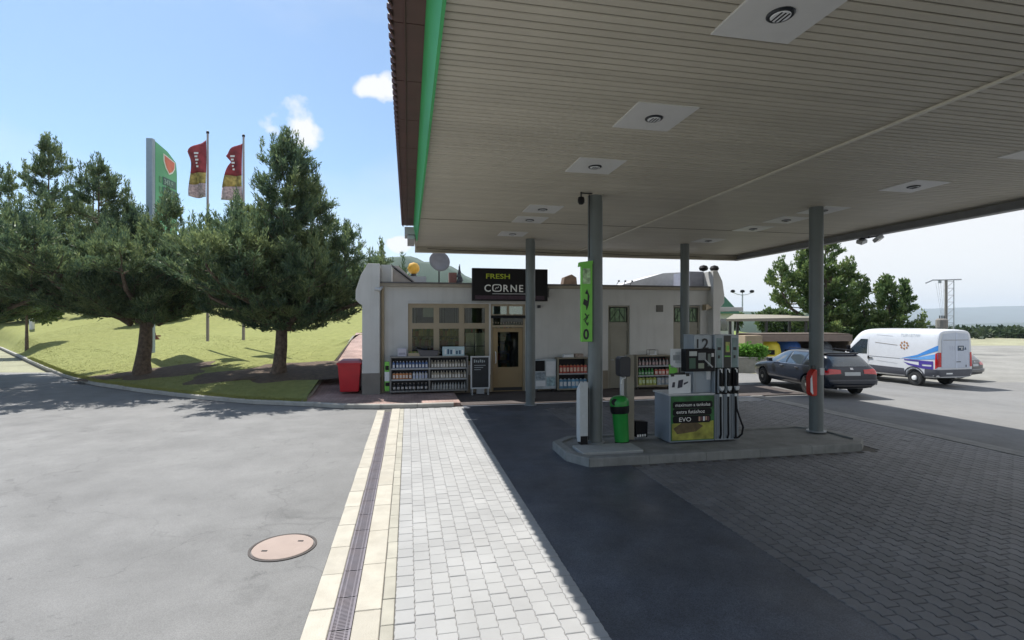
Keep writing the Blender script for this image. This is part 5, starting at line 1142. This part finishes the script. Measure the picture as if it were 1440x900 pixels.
def estate(label, at, rz):
    t = thing('estate_car', label, 'car', at, rz)
    wh = [(.98, .80), (.98, -.80), (3.72, .80), (3.72, -.80)]; r = .325
    body, bv = loft_body(WG, car_sec, m_carp, 'body', t, wh, .365, .16)
    for (x, y) in wh: wheel(t, x, y*.985, r, .21, 7, m_rim, 1 if y > 0 else -1)
    for sd_ in ('L', 'R'):
        project(bv, [(.34, 1.03), (.52, 1.27), (.80, 1.345), (1.24, 1.365), (1.28, .985), (.5, .985)], sd_, .006, 'quarter_window', m_dglass, t)
        project(bv, [(1.34, .985), (1.31, 1.37), (2.16, 1.375), (2.18, .975)], sd_, .006, 'side_window', m_dglass, t)
        project(bv, [(2.24, .975), (2.22, 1.372), (2.62, 1.345), (2.95, 1.20), (3.28, 1.0), (3.25, .965)], sd_, .006, 'side_window', m_dglass, t)
        project(bv, [(.45, .955), (.45, .972), (3.3, .955), (3.3, .938)], sd_, .008, 'belt_strip', m_chrome, t, 24, 1)
        project(bv, [(1.32, .42), (1.32, .47), (3.3, .47), (3.3, .42)], sd_, .012, 'rub_strip', M('rub strip', (.12, .12, .13), .4), t, 20, 1)
        s_ = 1 if sd_ == 'L' else -1
        for x in (1.42, 2.32): MB().box(x, x+.19, s_*.915-.02, s_*.915+.02, .845, .875).build('door_handle', m_chrome, t, bevel=.006)
        for x in (1.29, 2.20, 3.22): project(bv, [(x, .30), (x, .94), (x+.008, .94), (x+.008, .30)], sd_, .0015, 'door_gap', m_black, t, 1, 10)
        project(bv, [(.03, .74), (.05, .86), (.26, .93), (.40, .90), (.33, .74)], sd_, .010, 'tail_lamp', m_tail, t, 8, 4)
        autosmooth(MB().prism([(2.98, .96), (3.16, .95), (3.17, 1.05), (3.10, 1.10), (2.98, 1.08)], 'y', s_*.98-.07, s_*.98+.07).box(3.02, 3.1, s_*.9-.04, s_*.9+.04, .955, .985).build('mirror', m_carp, t, bevel=.02))
        MB().tube([(.75, s_*.53, 1.46), (.8, s_*.54, 1.49), (2.5, s_*.54, 1.50), (2.58, s_*.53, 1.455)], .014, 6).build('roof_rail', m_black, t)
        u = s_
        project(bv, sorted([(u*.40, .77), (u*.40, .89), (u*.72, .92), (u*.80, .80), (u*.78, .74)]) if False else [(u*.38, .78), (u*.38, .90), (u*.74, .93), (u*.81, .86), (u*.80, .76)], 'rear', .010, 'tail_lamp', m_tail, t, 8, 4)
    project(bv, [(-.60, 1.00), (-.54, 1.30), (.54, 1.30), (.60, 1.00)], 'rear', .008, 'rear_window', m_dglass, t, 16, 6)
    project(bv, [(-.56, 1.345), (-.54, 1.375), (.54, 1.375), (.56, 1.345)], 'rear', .05, 'spoiler', m_black, t, 12, 2, .03)
    project(bv, [(-.26, .72), (-.26, .83), (.26, .83), (.26, .72)], 'rear', .012, 'number_plate', m_plate, t, 4, 1)
    project(bv, [(-.05, .90), (-.05, .96), (.05, .96), (.05, .90)], 'rear', .012, 'badge', m_chrome, t, 2, 1)
    project(bv, [(-.78, .44), (-.80, .60), (.80, .60), (.78, .44)], 'rear', .035, 'bumper', m_carp, t, 14, 3, .05)
    project(bv, [(-.62, .36), (-.62, .43), (.62, .43), (.62, .36)], 'rear', .03, 'diffuser', m_trim, t, 10, 1, .04)
    MB().box(.0, .10, -.9, -.89, 0, 0).build('x', m_trim, t) if False else None
    project(bv, [(-.66, 1.02), (-.55, 1.34), (.55, 1.34), (.66, 1.02)], 'front', .006, 'windscreen', m_dglass, t, 12, 8)
    for s_ in (-1, 1): project(bv, [(s_*.45, .62), (s_*.45, .72), (s_*.74, .76), (s_*.78, .66)], 'front', .01, 'headlight', m_plate, t, 6, 3)
    project(bv, [(-.35, .50), (-.35, .70), (.35, .70), (.35, .50)], 'front', .01, 'grille', m_black, t, 6, 3)
    MB().box(.25, .30, .35, .40, .25, .30).tube([(-.02, .5, .30), (.3, .5, .30)], .03, 8).build('exhaust', m_chrome, t)
    MB().tube([(.95, 0, 1.45), (.88, 0, 1.53), (.80, 0, 1.60)], .01, 5).build('antenna', m_black, t)
    return t
# local +x is forward, +y its left side
est = estate('dark blue grey estate car parked behind the right column, red tail lamps towards us', (10.88, 16.35, -.0), R(90+3.0))

m_vanp = M('white van paint', (.66, .67, .69), .28, var=.03, coat=.5)
m_clad = M('dark grey cladding', (.075, .078, .095), .5, var=.08)
VW, VH = .99, 2.56
def van_sec(x, w_, zb, zm, zr, wr):
    return [(0, zb), (w_*.8, zb), (w_*.97, zb+.06), (w_, zb+.35), (w_, zm), (wr+(w_-wr)*.55, zm+(zr-zm)*.72), (wr, zr-.12), (wr*.82, zr-.02), (0, zr)]
VS = [(0.0, .93, .48, 1.2, 2.46, .80), (.02, .965, .44, 1.2, 2.52, .84), (.10, .99, .42, 1.2, 2.56, .86), (.8, 1.0, .34, 1.2, 2.58, .87), (2.2, 1.0, .32, 1.2, 2.58, .87), (3.5, 1.0, .32, 1.2, 2.57, .87), (3.9, 1.0, .32, 1.2, 2.50, .84), (4.25, 1.0, .32, 1.15, 2.22, .80), (4.6, .99, .33, 1.05, 1.72, .78), (4.8, .98, .33, 1.0, 1.42, .78), (5.1, .95, .34, .95, 1.22, .74), (5.3, .88, .36, .85, 1.08, .68), (5.4, .76, .42, .78, .92, .58)]
van = thing('delivery_van', 'white panel van with blue and violet stripes and dark lower cladding behind the estate car', 'van', (19.45, 22.45, -.47), R(90+13))
wh = [(1.05, .86), (1.05, -.86), (4.45, .86), (4.45, -.86)]
vb, vbv = loft_body(VS, van_sec, m_vanp, 'body', van, wh, .40, .20)
for x, y in wh:
    w_ = wheel(van, x, y*.97, .35, .23, 10, M('steel wheel', (.45, .46, .47), .4, metal=.3), 1 if y > 0 else -1)
    MB().lathe([(.11, -.0), (.10, .05), (.03, .06)] if y > 0 else [(.11, 0), (.10, -.05), (.03, -.06)], 20, (x, y*.97+(.115 if y > 0 else -.115), .35), 'y').build('hub_cap', m_letw, w_)
def band(poly, nm, mat, sd_='L', off=.008, nu=30, nv=3): return project(vbv, poly, sd_, off, nm, mat, van, nu, nv)
for sd_ in ('L', 'R'):
    band([(1.50, .42), (1.50, .74), (3.98, .78), (3.98, .42)], 'side_cladding', m_clad, sd_, .010)
    band([(.03, .47), (.03, .80), (.56, .80), (.62, .47)], 'side_cladding', m_clad, sd_, .010, 8)
    for q in range(10):
        a0, a1 = math.pi*q/10, math.pi*(q+1)/10; rc = .40
        band([(1.05+rc*math.cos(a1), .37+rc*math.sin(a1)), (1.05+(rc+.10)*math.cos(a1), .37+(rc+.10)*math.sin(a1)), (1.05+(rc+.10)*math.cos(a0), .37+(rc+.10)*math.sin(a0)), (1.05+rc*math.cos(a0), .37+rc*math.sin(a0))], 'wheel_arch_trim', m_clad, sd_, .012, 4, 2)
    band([(1.50, .40), (1.50, .44), (3.95, .44), (3.95, .40)], 'sill_strip', m_chrome, sd_, .014, 10, 1)
    band([(3.42, 1.30), (3.40, 2.02), (3.80, 2.02), (4.40, 1.50), (4.46, 1.28)], 'door_window', m_dglass, sd_, .008)
    band([(3.34, .8), (3.34, 2.1), (3.35, 2.1), (3.35, .8)], 'door_gap', m_black, sd_, .003, 1, 10)
    band([(1.7, 1.17), (1.7, 1.185), (3.32, 1.205), (3.32, 1.19)], 'slide_rail', m_dark, sd_, .006, 16, 1)
band([(.9, .80), (1.35, .92), (1.75, 1.12), (1.75, 1.14), (1.3, .96), (.9, .85)], 'body_crease', m_dark, 'L', .006, 12, 1) if False else None
m_bl = M('van stripe blue', (.06, .25, .62), .35); m_bl2 = M('van stripe light blue', (.14, .36, .72), .35); m_vi = M('van stripe violet', (.07, .045, .28), .35)
band([(.03, 1.62), (.03, 1.86), (.9, 1.40), (1.75, 1.17), (.9, 1.30)], 'stripe', m_bl)
band([(.03, 1.26), (.03, 1.50), (.8, 1.30), (1.4, 1.19), (.8, 1.19)], 'stripe', m_bl2, 'L', .0085)
band([(.20, 1.0), (.20, 1.15), (1.5, 1.17), (1.5, 1.12), (.75, 1.09), (.75, 1.0)], 'stripe', m_vi, 'L', .009)
band([(.20, .80), (.20, .92), (.7, .92), (1.2, .98), (1.55, 1.05), (1.3, .92), (1.0, .86), (.62, .80)], 'stripe', m_vi, 'L', .009)
band([(.68, .92), (.68, 1.1), (.82, 1.1), (.82, .94)], 'stripe', m_vi, 'L', .0095, 3, 1)
band([(.20, .90), (.20, 1.16), (.27, 1.16), (.27, .90)], 'stripe', m_vi, 'L', .0095, 3, 1)
band([(1.55, .99), (2.1, .85), (2.12, .87), (1.75, 1.0), (1.55, 1.15)], 'swoosh', m_dark, 'L', .0095, 12, 1) if False else None
band([(1.85, 1.78), (1.85, 1.80), (3.0, 1.89), (3.0, 1.87)], 'print_line', M('print brown', (.22, .18, .14), .6), 'L', .007, 10, 1)
band([(2.1, 2.20), (2.1, 2.215), (2.95, 2.26), (2.95, 2.245)], 'print_line', M('print grey line', (.42, .42, .42), .6), 'L', .007, 10, 1)
band([(1.82, .93), (1.82, .945), (2.9, 1.02), (2.9, 1.005)], 'print_line', M('print grey line', (.42, .42, .42), .6), 'L', .007, 10, 1)
# logo: ring of brown petals, wrapped on the side
for q in range(8):
    a_ = 2*math.pi*q/8; cx_, cz_ = 1.52+.17*math.cos(a_), 1.80+.15*math.sin(a_)
    band([(cx_-.055, cz_), (cx_, cz_+.06), (cx_+.055, cz_), (cx_, cz_-.06)], 'logo_petal', M('logo brown', (.36, .17, .06), .5), 'L', .009, 4, 2)
band([(1.46, 1.80), (1.52, 1.86), (1.58, 1.80), (1.52, 1.74)], 'logo_petal', M('logo brown', (.36, .17, .06), .5), 'L', .009, 4, 2)
# lettering follows the side: each letter block wrapped from simple strokes
def wrapletters(word, x0, z0, w_, h_, mat):
    st = {'T': [(0, .8, 1, 1), (.4, 0, .6, .8)], 'U': [(0, 0, .2, 1), (.8, 0, 1, 1), (.2, 0, .8, .2)], 'R': [(0, 0, .2, 1), (.2, .8, 1, 1), (.8, .5, 1, .8), (.2, .4, .8, .55), (.65, 0, .9, .4)], 'I': [(.4, 0, .6, 1)], 'S': [(0, .8, 1, 1), (0, .5, .2, .8), (0, .4, 1, .55), (.8, .15, 1, .4), (0, 0, 1, .18)], 'A': [(0, 0, .2, .9), (.8, 0, 1, .9), (.2, .82, .8, 1), (.2, .4, .8, .55)], 'N': [(0, 0, .2, 1), (.8, 0, 1, 1), (.3, .5, .6, .8)]}
    for i, c in enumerate(word):
        for u0, v0, u1, v1 in st[c]:
            X = x0-i*w_*1.35; band([(X-u1*w_, z0+v0*h_), (X-u1*w_, z0+v1*h_), (X-u0*w_, z0+v1*h_), (X-u0*w_, z0+v0*h_)], 'letter_stroke', mat, 'L', .007, 2, 1)
wrapletters('TURISTAN', 1.72, 2.20, .085, .13, M('print grey', (.3, .3, .36), .8))
# rear
def rear(poly, nm, mat, off=.008, nu=10, nv=4): return project(vbv, poly, 'rear', off, nm, mat, van, nu, nv)
rear([(-.93, .50), (-.95, .80), (.95, .80), (.93, .50)], 'rear_bumper', m_clad, .03, 14, 3)
m_vr = M('van rear paint', (.50, .54, .62), .35, var=.04, coat=.3)
rear([(-.78, .86), (-.78, 2.05), (-.70, 2.36), (-.005, 2.42), (-.005, .86)], 'rear_door', m_vr, .012, 8, 10); rear([(.005, .86), (.005, 2.42), (.70, 2.36), (.78, 2.05), (.78, .86)], 'rear_door', m_vr, .012, 8, 10)
rear([(-.7, 2.08), (-.7, 2.10), (.7, 2.10), (.7, 2.08)], 'door_seam', m_plinth, .015, 8, 1)
for s_ in (-1, 1):
    rear([(s_*.80, .92), (s_*.80, 1.55), (s_*.90, 1.55), (s_*.93, .92)], 'tail_lamp', m_tail, .014, 2, 6)
band([(.015, .92), (.015, 1.55), (.12, 1.50), (.12, .80)], 'tail_lamp', m_tail, 'L', .014, 3, 6)
rear([(-.45, 1.62), (-.45, 1.84), (-.10, 1.84), (-.10, 1.62)], 'rear_badge', M('rear badge navy', (.03, .06, .10), .5), .016, 3, 2)
rear([(-.60, 1.66), (-.54, 1.80), (-.47, 1.66)], 'rear_badge', M('rear badge navy', (.03, .06, .10), .5), .016, 3, 2)
for k in range(3): rear([(.08+k*.12, 1.64), (.08+k*.12, 1.84), (.10+k*.12, 1.84), (.10+k*.12, 1.64)], 'rear_letter', M('faint print', (.36, .37, .46), .6), .016, 1, 2)
rear([(-.40, 1.76), (-.40, 1.79), (-.16, 1.79), (-.16, 1.76)], 'badge_mark', m_letw, .019, 2, 1); rear([(-.36, 1.67), (-.36, 1.73), (-.30, 1.73), (-.30, 1.67)], 'badge_mark', m_letw, .019, 2, 1)
rear([(-.28, 1.12), (-.28, 1.15), (-.02, 1.15), (-.02, 1.12)], 'door_handle', m_black, .02, 3, 1); rear([(-.60, .90), (-.60, 1.0), (-.55, 1.0), (-.55, .90)], 'small_mark', m_black, .017, 2, 1)
rear([(.2, .60), (.2, .66), (.55, .66), (.55, .60)], 'plate_lamp', m_letw, .035, 3, 1)
project(vbv, [(-.80, 1.42), (-.74, 2.25), (.74, 2.25), (.80, 1.42)], 'front', .008, 'windscreen', m_dglass, van, 12, 8)
for s_ in (-1, 1):
    MB().box(4.30, 4.42, s_*1.12-.09, s_*1.12+.09, 1.32, 1.68).box(4.32, 4.40, s_*1.0-.03, s_*1.02+.03, 1.45, 1.5).build('mirror', m_black, van, bevel=.03)
    project(vbv, [(s_*.5, .85), (s_*.5, 1.0), (s_*.76, 1.02), (s_*.78, .88)], 'front', .01, 'headlight', m_plate, van, 4, 3)
MB().box(3.30, 3.36, 1.0, 1.03, 1.05, 1.2).box(3.1, 3.3, 1.0, 1.03, 1.09, 1.13).build('door_handle', m_dark, van, bevel=.006)
# another dark car mostly hidden beyond the van
c2 = copy_tree(est); c2.location = (22.55, 24.9, -.47); c2.rotation_euler = (0, 0, R(90+26)); c2['label'] = 'black car almost wholly hidden beyond the van, its corner right of the van rear'

# ================================================================ RIGHT BACKGROUND
# bin shelter and carport
m_sh = M('shelter timber', (.33, .26, .18), .8, var=.08, vs=3); m_shd = M('shelter dark timber', (.12, .095, .075), .8, var=.1)
t = thing('bin_shelter', 'low tan walled shelter with flat beam over the yellow and blue recycling bins', 'shelter', (12.2, 27.2, 0), R(6))
MB().box(0, .95, -.35, 0.4, 0, 1.68).build('tall_panel', m_sh, t, bevel=.02); MB().box(.0, .95, -.36, -.351, 1.52, 1.68).build('panel_cap', m_sh, t)
MB().box(.96, 6.2, -.2, -.02, 1.36, 1.70).build('front_beam', M('beam brown', (.20, .15, .12), .8, var=.08), t)
MB().box(.96, 6.2, 2.0, 2.12, 0, 1.7).box(6.1, 6.2, -.01, 2.0, 0, 1.7).build('back_wall', m_shd, t); MB().box(.96, 6.2, -.01, 2.1, 1.71, 1.77).build('flat_roof', m_shd, t)
for x in (1.0, 6.05): MB().box(x, x+.10, -.18, -.05, 0, 1.36).build('post', m_sh, t)
t = thing('carport_roof', 'flat pale roofed open shelter on dark posts above the bin shelter', 'carport', (12.7, 29.9, -.2), R(4))
MB().add([(-.3, -.2, 2.62), (5.6, -.2, 2.64), (5.6, 2.2, 2.72), (1.4, 2.2, 2.72), (-.3, -.2, 2.76), (5.6, -.2, 2.86), (5.6, 2.2, 3.0), (1.4, 2.2, 3.08)], [(0, 3, 2, 1), (4, 5, 6, 7), (0, 1, 5, 4), (1, 2, 6, 5), (2, 3, 7, 6), (3, 0, 4, 7)]).build('roof', M('pale roofing', (.24, .22, .175), .8, var=.06), t)
for x, y in ((-.0, 0), (1.5, 2.0), (2.2, 0), (4.7, .1), (4.9, 2.0)): MB().box(x, x+.13, y, y+.13, 0, 2.625).build('post', m_dark, t)
m_low = M('low wall', (.30, .29, .25), .9, var=.12, stain=.3)
t = thing('planter_wall', 'low grey concrete wall under the green shrub beside the estate car', 'wall', (9.6, 24.9, 0), R(4))
MB().box(0, 3.6, 0, .25, -.1, .62).build('wall', m_low, t, bevel=.015); MB().box(-.02, 3.62, -.02, .27, .62, .68).build('coping', m_low, t)
bush('green_shrub', 'bright green shrub growing behind the low wall beside the fuel pump', 'shrub', (11.7, 25.5, .3), .9, .5, .95, 1800, foliage_mat('bright foliage', (.08, .20, .03), (.14, .32, .05), (.22, .40, .08)), .13, .05)
def igloo(name, label, x, y, mat, r=.62, h=1.45):
    t = thing(name, label, 'recycling bin', (x, y, 0), R(-20), 'igloo recycling bins')
    autosmooth(MB().lathe([(r*.9, .0), (r, .1), (r*1.03, h*.55), (r*.92, h*.8), (r*.6, h*.96), (r*.15, h)], 20).build('shell', mat, t)); MB().box(-.25, .25, -r-.03, -r*.6, h*.45, h*.62).build('slot', m_black, t); MB().lathe([(.08, h), (.05, h+.08)], 8).build('lifting_eye', m_dark, t)
igloo('recycling_igloo', 'yellow recycling igloo at the left in the tan bin shelter', 13.95, 27.9, M('igloo yellow', (.62, .50, .03), .5))
igloo('recycling_igloo', 'blue recycling igloo to the right of the yellow one in the bin shelter', 15.35, 28.5, M('igloo blue', (.04, .12, .38), .5), .66)
igloo('recycling_igloo', 'grey recycling igloo rightmost in the bin shelter above the estate car roof', 17.1, 28.4, M('igloo grey', (.10, .11, .12), .5), .6, 1.35)
# grass bank beyond
def bank_h(x, y): return -.1-.8*sm((x-21)/8)+1.9*sm((y-38)/26)-.9*sm((x-26)/14)*sm((y-38)/26)+.1*math.sin(x*.3)
m_bank = M('sunny grass', (.19, .25, .055), .95, var=.2, vs=.6, bump=1., bs=8, obj=False, stain=.4, stc=(.11, .16, .03), sts=.2)
grid('grass_bank', lin(6, 40, 30), lin(36.5, 95, 30), bank_h, m_bank)
for i in range(9):
    x = 14+i*3.6+random.uniform(-1, 1); y = 62+random.uniform(-4, 10); s_ = random.uniform(1.8, 3.2)
    bush('background_tree', ['rounded tree', 'dense bushy tree', 'loose pale tree'][i % 3]+' on the grass bank beyond the carport, %s' % ['far left end', 'second from the left', 'third from the left', 'fourth from the left', 'middle of the row', 'right of the middle', 'third from the right', 'second from the right', 'far right end'][i], 'tree',
         (x, y, bank_h(x, y)-.2), s_, s_*.8, s_*1.15, 2600, [m_pine2, m_pale][i % 2], .42, .15, 'row of trees beyond the carport', .4)
for i, (x, y, s_) in enumerate(((25.5, 36, 1.5), (28.5, 38.5, 1.7), (31.5, 41, 1.4), (21.0, 34.0, 1.3), (17.2, 35.2, 1.2))):
    bush('roadside_shrub', 'pale sunlit shrub %s' % ['behind the van door between the two trees', 'behind the van roof under the right tree', 'at the right foot of the lower tree', 'between the estate car roof and the tall tree trunk', 'behind the grey igloo under the tall tree'][i], 'shrub', (x, y, -.5), s_*1.3, s_, s_*1.3, 2200, m_pale, .28, .10, 'shrubs behind the vehicles')
# green roofed building and lamp at the shop's right end
t = thing('green_roofed_house', 'small white house with a green roof just right of the shop gable', 'house', (20.3, 48, .6), R(15))
MB().box(-3.2, .6, 0, 5, 0, 2.6).build('wall', m_white, t); MB().prism([(-3.6, 2.5), (1.0, 2.5), (-1.3, 4.6)], 'y', -.4, 5.4).build('roof', M('green sheet roof', (.05, .16, .12), .6), t)
MB().box(-.9, -.1, -.03, -.001, .9, 2.0).build('window', m_dglass, t)
t = thing('yard_lamp', 'tall lamp post with three dark heads beyond the right end of the shop', 'street lamp', (30.6, 68, 1.4), R(10))
MB().tube([(0, 0, 0), (0, 0, 4.5)], [.12, .09], 8).build('pole', m_lgrey, t)
MB().tube([(-1.4, 0, 4.75), (-.7, 0, 4.5), (0, 0, 4.4), (.7, 0, 4.5), (1.4, 0, 4.75)], .05, 6).tube([(0, 0, 4.4), (0, 0, 4.8)], .05, 6).build('arm', m_lgrey, t)
for x in (-1.4, 0, 1.4): MB().lathe([(.05, 0), (.3, .1), (.25, .35), (.05, .42)], 10, (x, 0, 4.7)).build('lamp_head', m_black, t)
# lattice transformer tower
t = thing('transformer_tower', 'grey lattice pole transformer with a top crossbar right of the trees', 'power pole', (39.0, 46.0, -.6), R(6))
z0 = 6.7
tw_ = MB(); tw_.tube([(0, 0, 0), (0, 0, z0-.02)], .11, 8).build('main_post', m_plinth, t)
q = MB().tube([(.42+.35, 0, 0), (.42+.35, 0, z0)], .04, 6).tube([(-1.7, 0, 2.2), (-1.7, 0, 2.5)], .05, 6).build('side_post', m_grey, t)
lt = MB()
for k in range(10):
    za = .4+k*.62; lt.tube([(.02, 0, za), (.76, 0, za+.6)], .02, 4); lt.tube([(.02, 0, za+.6), (.76, 0, za+.6)], .02, 4)
lt.build('lattice', m_grey, t)
MB().tube([(-2.0, 0, z0-.3), (-1.3, 0, z0-.02), (0, 0, z0), (1.5, 0, z0+.06)], .06, 6).box(-.7, -.55, -.1, .1, z0-.3, z0).build('crossbar', m_grey, t)
tf = MB().lathe([(.42, 0), (.45, .1), (.45, .75), (.3, .9)], 12, (-.75, -.3, 2.35)).build('transformer', m_plinth, t)
for k in range(4): MB().cyl(-.95+k*.16, -.3, 3.2, 3.5, .04, 6).build('insulator', m_dark, tf)
MB().box(-2.1, .9, -.35, .35, 2.15, 2.27).build('platform', m_grey, t); MB().box(-2.0, -1.9, -.05, .05, -.1, 2.15).build('rear_post', m_grey, t)
for k in range(8): MB().tube([(-.3-.12*k, 0, z0-.1-.03*k), (-.15-.05*k, 0, 3.3)], .008, 4).build('wire', m_dark, t) if k % 2 == 0 else None
# far treeline, village, hills
m_hill = M('far woods', (.045, .075, .055), .95, var=.3, vs=.02, obj=False)
m_hillf = M('far fields and woods', (.055, .08, .075), .95, var=.35, vs=.006, obj=False)
def ridge(name, pts, y0, depth, mat, base=-20, seg=90, rough=.06):
    xs_ = lin(pts[0][0], pts[-1][0], seg); V = []; F = []
    ph = [random.uniform(0, 6) for _ in range(5)]
    for i, x in enumerate(xs_):
        h = float(np.interp(x, [p[0] for p in pts], [p[1] for p in pts])); h *= 1+rough*(math.sin(i*.9+ph[0])+.6*math.sin(i*2.1+ph[1])+.4*math.sin(i*4.3+ph[2]))*.5
        for k, (f, g_) in enumerate(((0, 0), (.15, .38), (.35, .72), (.6, .95), (1, 1), (1.5, .7))): V.append((x*(1+.0*f), y0+depth*f, base+(h-base)*g_+(random.uniform(-1, 1)*h*.012)))
    for i in range(seg-1):
        for k in range(5): F.append((i*6+k, (i+1)*6+k, (i+1)*6+k+1, i*6+k+1))
    return npmesh(name, np.array(V), np.array(F), mat, None, 'structure', True)
ridge('hills', [(700, -30), (1130, -27), (1300, -18), (1500, -12), (1850, -4), (2600, 6)], 1250, 500, m_hillf, -42, 160, .0)
ridge('mountains', [(2200, 80), (3400, 100), (4300, 118), (5200, 150), (6500, 150)], 4300, 1200, m_hillf, -42, 90, .03)
ridge('wooded_hill', [(-330, 18), (-210, 33), (-130, 46), (-72, 47), (-45, 41), (-20, 27), (30, 12), (110, 9), (240, 8)], 300, 60, m_hill, -40, 120, .03)
# treeline along the field: one mass of trees
P = []; D = []
for i in range(520):
    x = rng.uniform(70, 190); y = 84+rng.uniform(0, 22)+(x-80)*.15; h = rng.uniform(.5, 1.15)
    d = rng.normal(0, 1, (26, 3)); d /= np.linalg.norm(d, axis=1)[:, None]; P.append(np.array([x, y, -.5+h*.5])+d*np.array([h*.8, h*.8, h*.55])); D.append(d)
P = np.concatenate(P); D = np.concatenate(D); V, F = sprigs(P, D, np.full(len(P), .5), 2, .8, .3, .5, .1)
tag(npmesh('treeline', V, F, foliage_mat('treeline foliage', (.02, .04, .02), (.035, .06, .028), (.08, .11, .04)), None, 'stuff'), 'distant dark treeline along the far edge of the dry field', 'treeline')
for i, (x, y, w_, lab) in enumerate(((88, 104, 2.6, 'white distant village house left among the far treeline'), (97, 105, 2.2, 'pale distant village house in the middle of the far treeline'), (103, 107, 2.0, 'small orange distant house at the right of the far treeline'))):
    t = thing('village_house', lab, 'house', (x, y-20, -.7), R(20*i-30), 'village houses beyond the field')
    MB().box(-w_, w_, -2, 2, 0, 1.3).build('wall', [m_white, m_white, M('orange wall', (.55, .25, .12), .8)][i], t); MB().prism([(-w_-.2, 1.3), (w_+.2, 1.3), (w_*.6, 2.1), (-w_*.6, 2.1)], 'y', -2.2, 2.2).build('roof', M('faded roof', (.25, .22, .2), .8), t)

# ================================================================ LEFT BACKGROUND
t = thing('white_house', 'long white house behind the fence at the far left under the trees', 'house', (-72, 78, 4.2), R(20))
MB().box(-9, 5, 0, 7, -.5, 2.6).build('wall', m_white, t); MB().prism([(-9.4, 2.6), (5.4, 2.6), (3.5, 5.0), (-7.5, 5.0)], 'y', -.5, 7.5).build('roof', M('grey tiles', (.22, .2, .19), .8), t)
for x in (-7, -4, -1, 2): f = MB().box(x, x+1.3, -.03, -.001, .8, 1.9).build('window', m_dglass, t)
t = thing('left_fence', 'low white rail fence along the top of the lawn at the far left', 'fence', (-46, 64, lawn_h(-46, 64)), R(0))
MB().box(-16, 5, 0, .05, .55, .65).box(-16, 5, 0, .05, .25, .32).build('rail', m_letw, t)
for k in range(15): MB().box(-16+k*1.5, -15.9+k*1.5, .05, .15, -.6, .8).build('post', m_letw, t)
def pole(x, y, h, r, lab, mat, arm=0, nm='lamp_post'):
    g = lawn_h(x, y); t = thing(nm, lab, 'post', (x, y, g), 0)
    MB().tube([(0, 0, -.2), (0, 0, h)], [r, r*.8], 8).build('pole', mat, t)
    if arm: MB().tube([(0, 0, h-.1), (.5*arm, 0, h), (arm, 0, h-.05)], .03, 6).build('arm', mat, t); MB().box(arm-.1, arm+.25, -.1, .1, h-.12, h-.02).build('lamp_head', m_lgrey, t)
    return t
pole(-45, 48, 5.0, .20, 'thick grey post standing on the lawn at the far left', m_lgrey)
pole(-59.3, 60, 3.4, .09, 'thin black post on the lawn at the far left edge', m_dark, nm='garden_post')
t = thing('red_hydrant', 'small reddish brown stump ornament on the lawn between the two trunks', 'ornament', (-24.6, 35.2, lawn_h(-24.6, 35.2)), 0)
MB().lathe([(.32, 0), (.26, .12), (.12, .2), (.1, .42), (.05, .5)], 10).build('body', M('rusty stone', (.18, .06, .03), .8), t); MB().box(-.4, .4, -.08, .08, .18, .28).build('arms', M('rusty stone', (.18, .06, .03), .8), t)
# hedge and trees at the crest of the lawn
for i, (x, y, s_) in enumerate(((-62, 58, 4.5), (-54, 57, 4), (-47, 60, 4.5), (-40, 60, 5), (-33, 61, 4.2), (-27, 60, 3.2), (-20.5, 60, 3.4), (-14.5, 58, 3.2), (-31, 44, 2.2))):
    bush('background_tree', 'leafy tree on the crest of the lawn, %s' % ['far left beyond the white house', 'just right of the white house', 'above the thin black post', 'above the thick grey post', 'left of the brown trunk', 'behind the brown trunk', 'between the two trunks', 'left of the trunk nearest the shop', 'lower and nearer behind the brown trunk'][i], 'tree',
         (x, y, lawn_h(x, y)-.3), s_, s_*.8, s_*1.25, 3000, [m_pine2, m_pale][i % 2], .5, .18, 'trees on the crest of the lawn', .6)
bush('garden_tree', 'small yellow green leafy tree at the far left beyond the conifer boughs', 'tree', (-34.5, 36.4, lawn_h(-34.5, 36.4)), 3.0, 2.0, 3.9, 6500, m_pale, .22, .09, None, 2.1)

# ================================================================ HAZE
hz = MB().box(-7500, 7500, -400, 9800, -60, 262).mesh('haze', None)
ho = bpy.data.objects.new('haze', hz); C.objects.link(ho); ho['kind'] = 'stuff'
hm = bpy.data.materials.new('haze'); hm.use_nodes = True; n = hm.node_tree.nodes; n.remove(n['Principled BSDF'])
pv = n.new('ShaderNodeVolumePrincipled'); pv.inputs['Color'].default_value = (.80, .90, 1, 1); pv.inputs['Density'].default_value = .00016; pv.inputs['Anisotropy'].default_value = .2
hm.node_tree.links.new(pv.outputs[0], n['Material Output'].inputs['Volume']); hz.materials.append(hm)
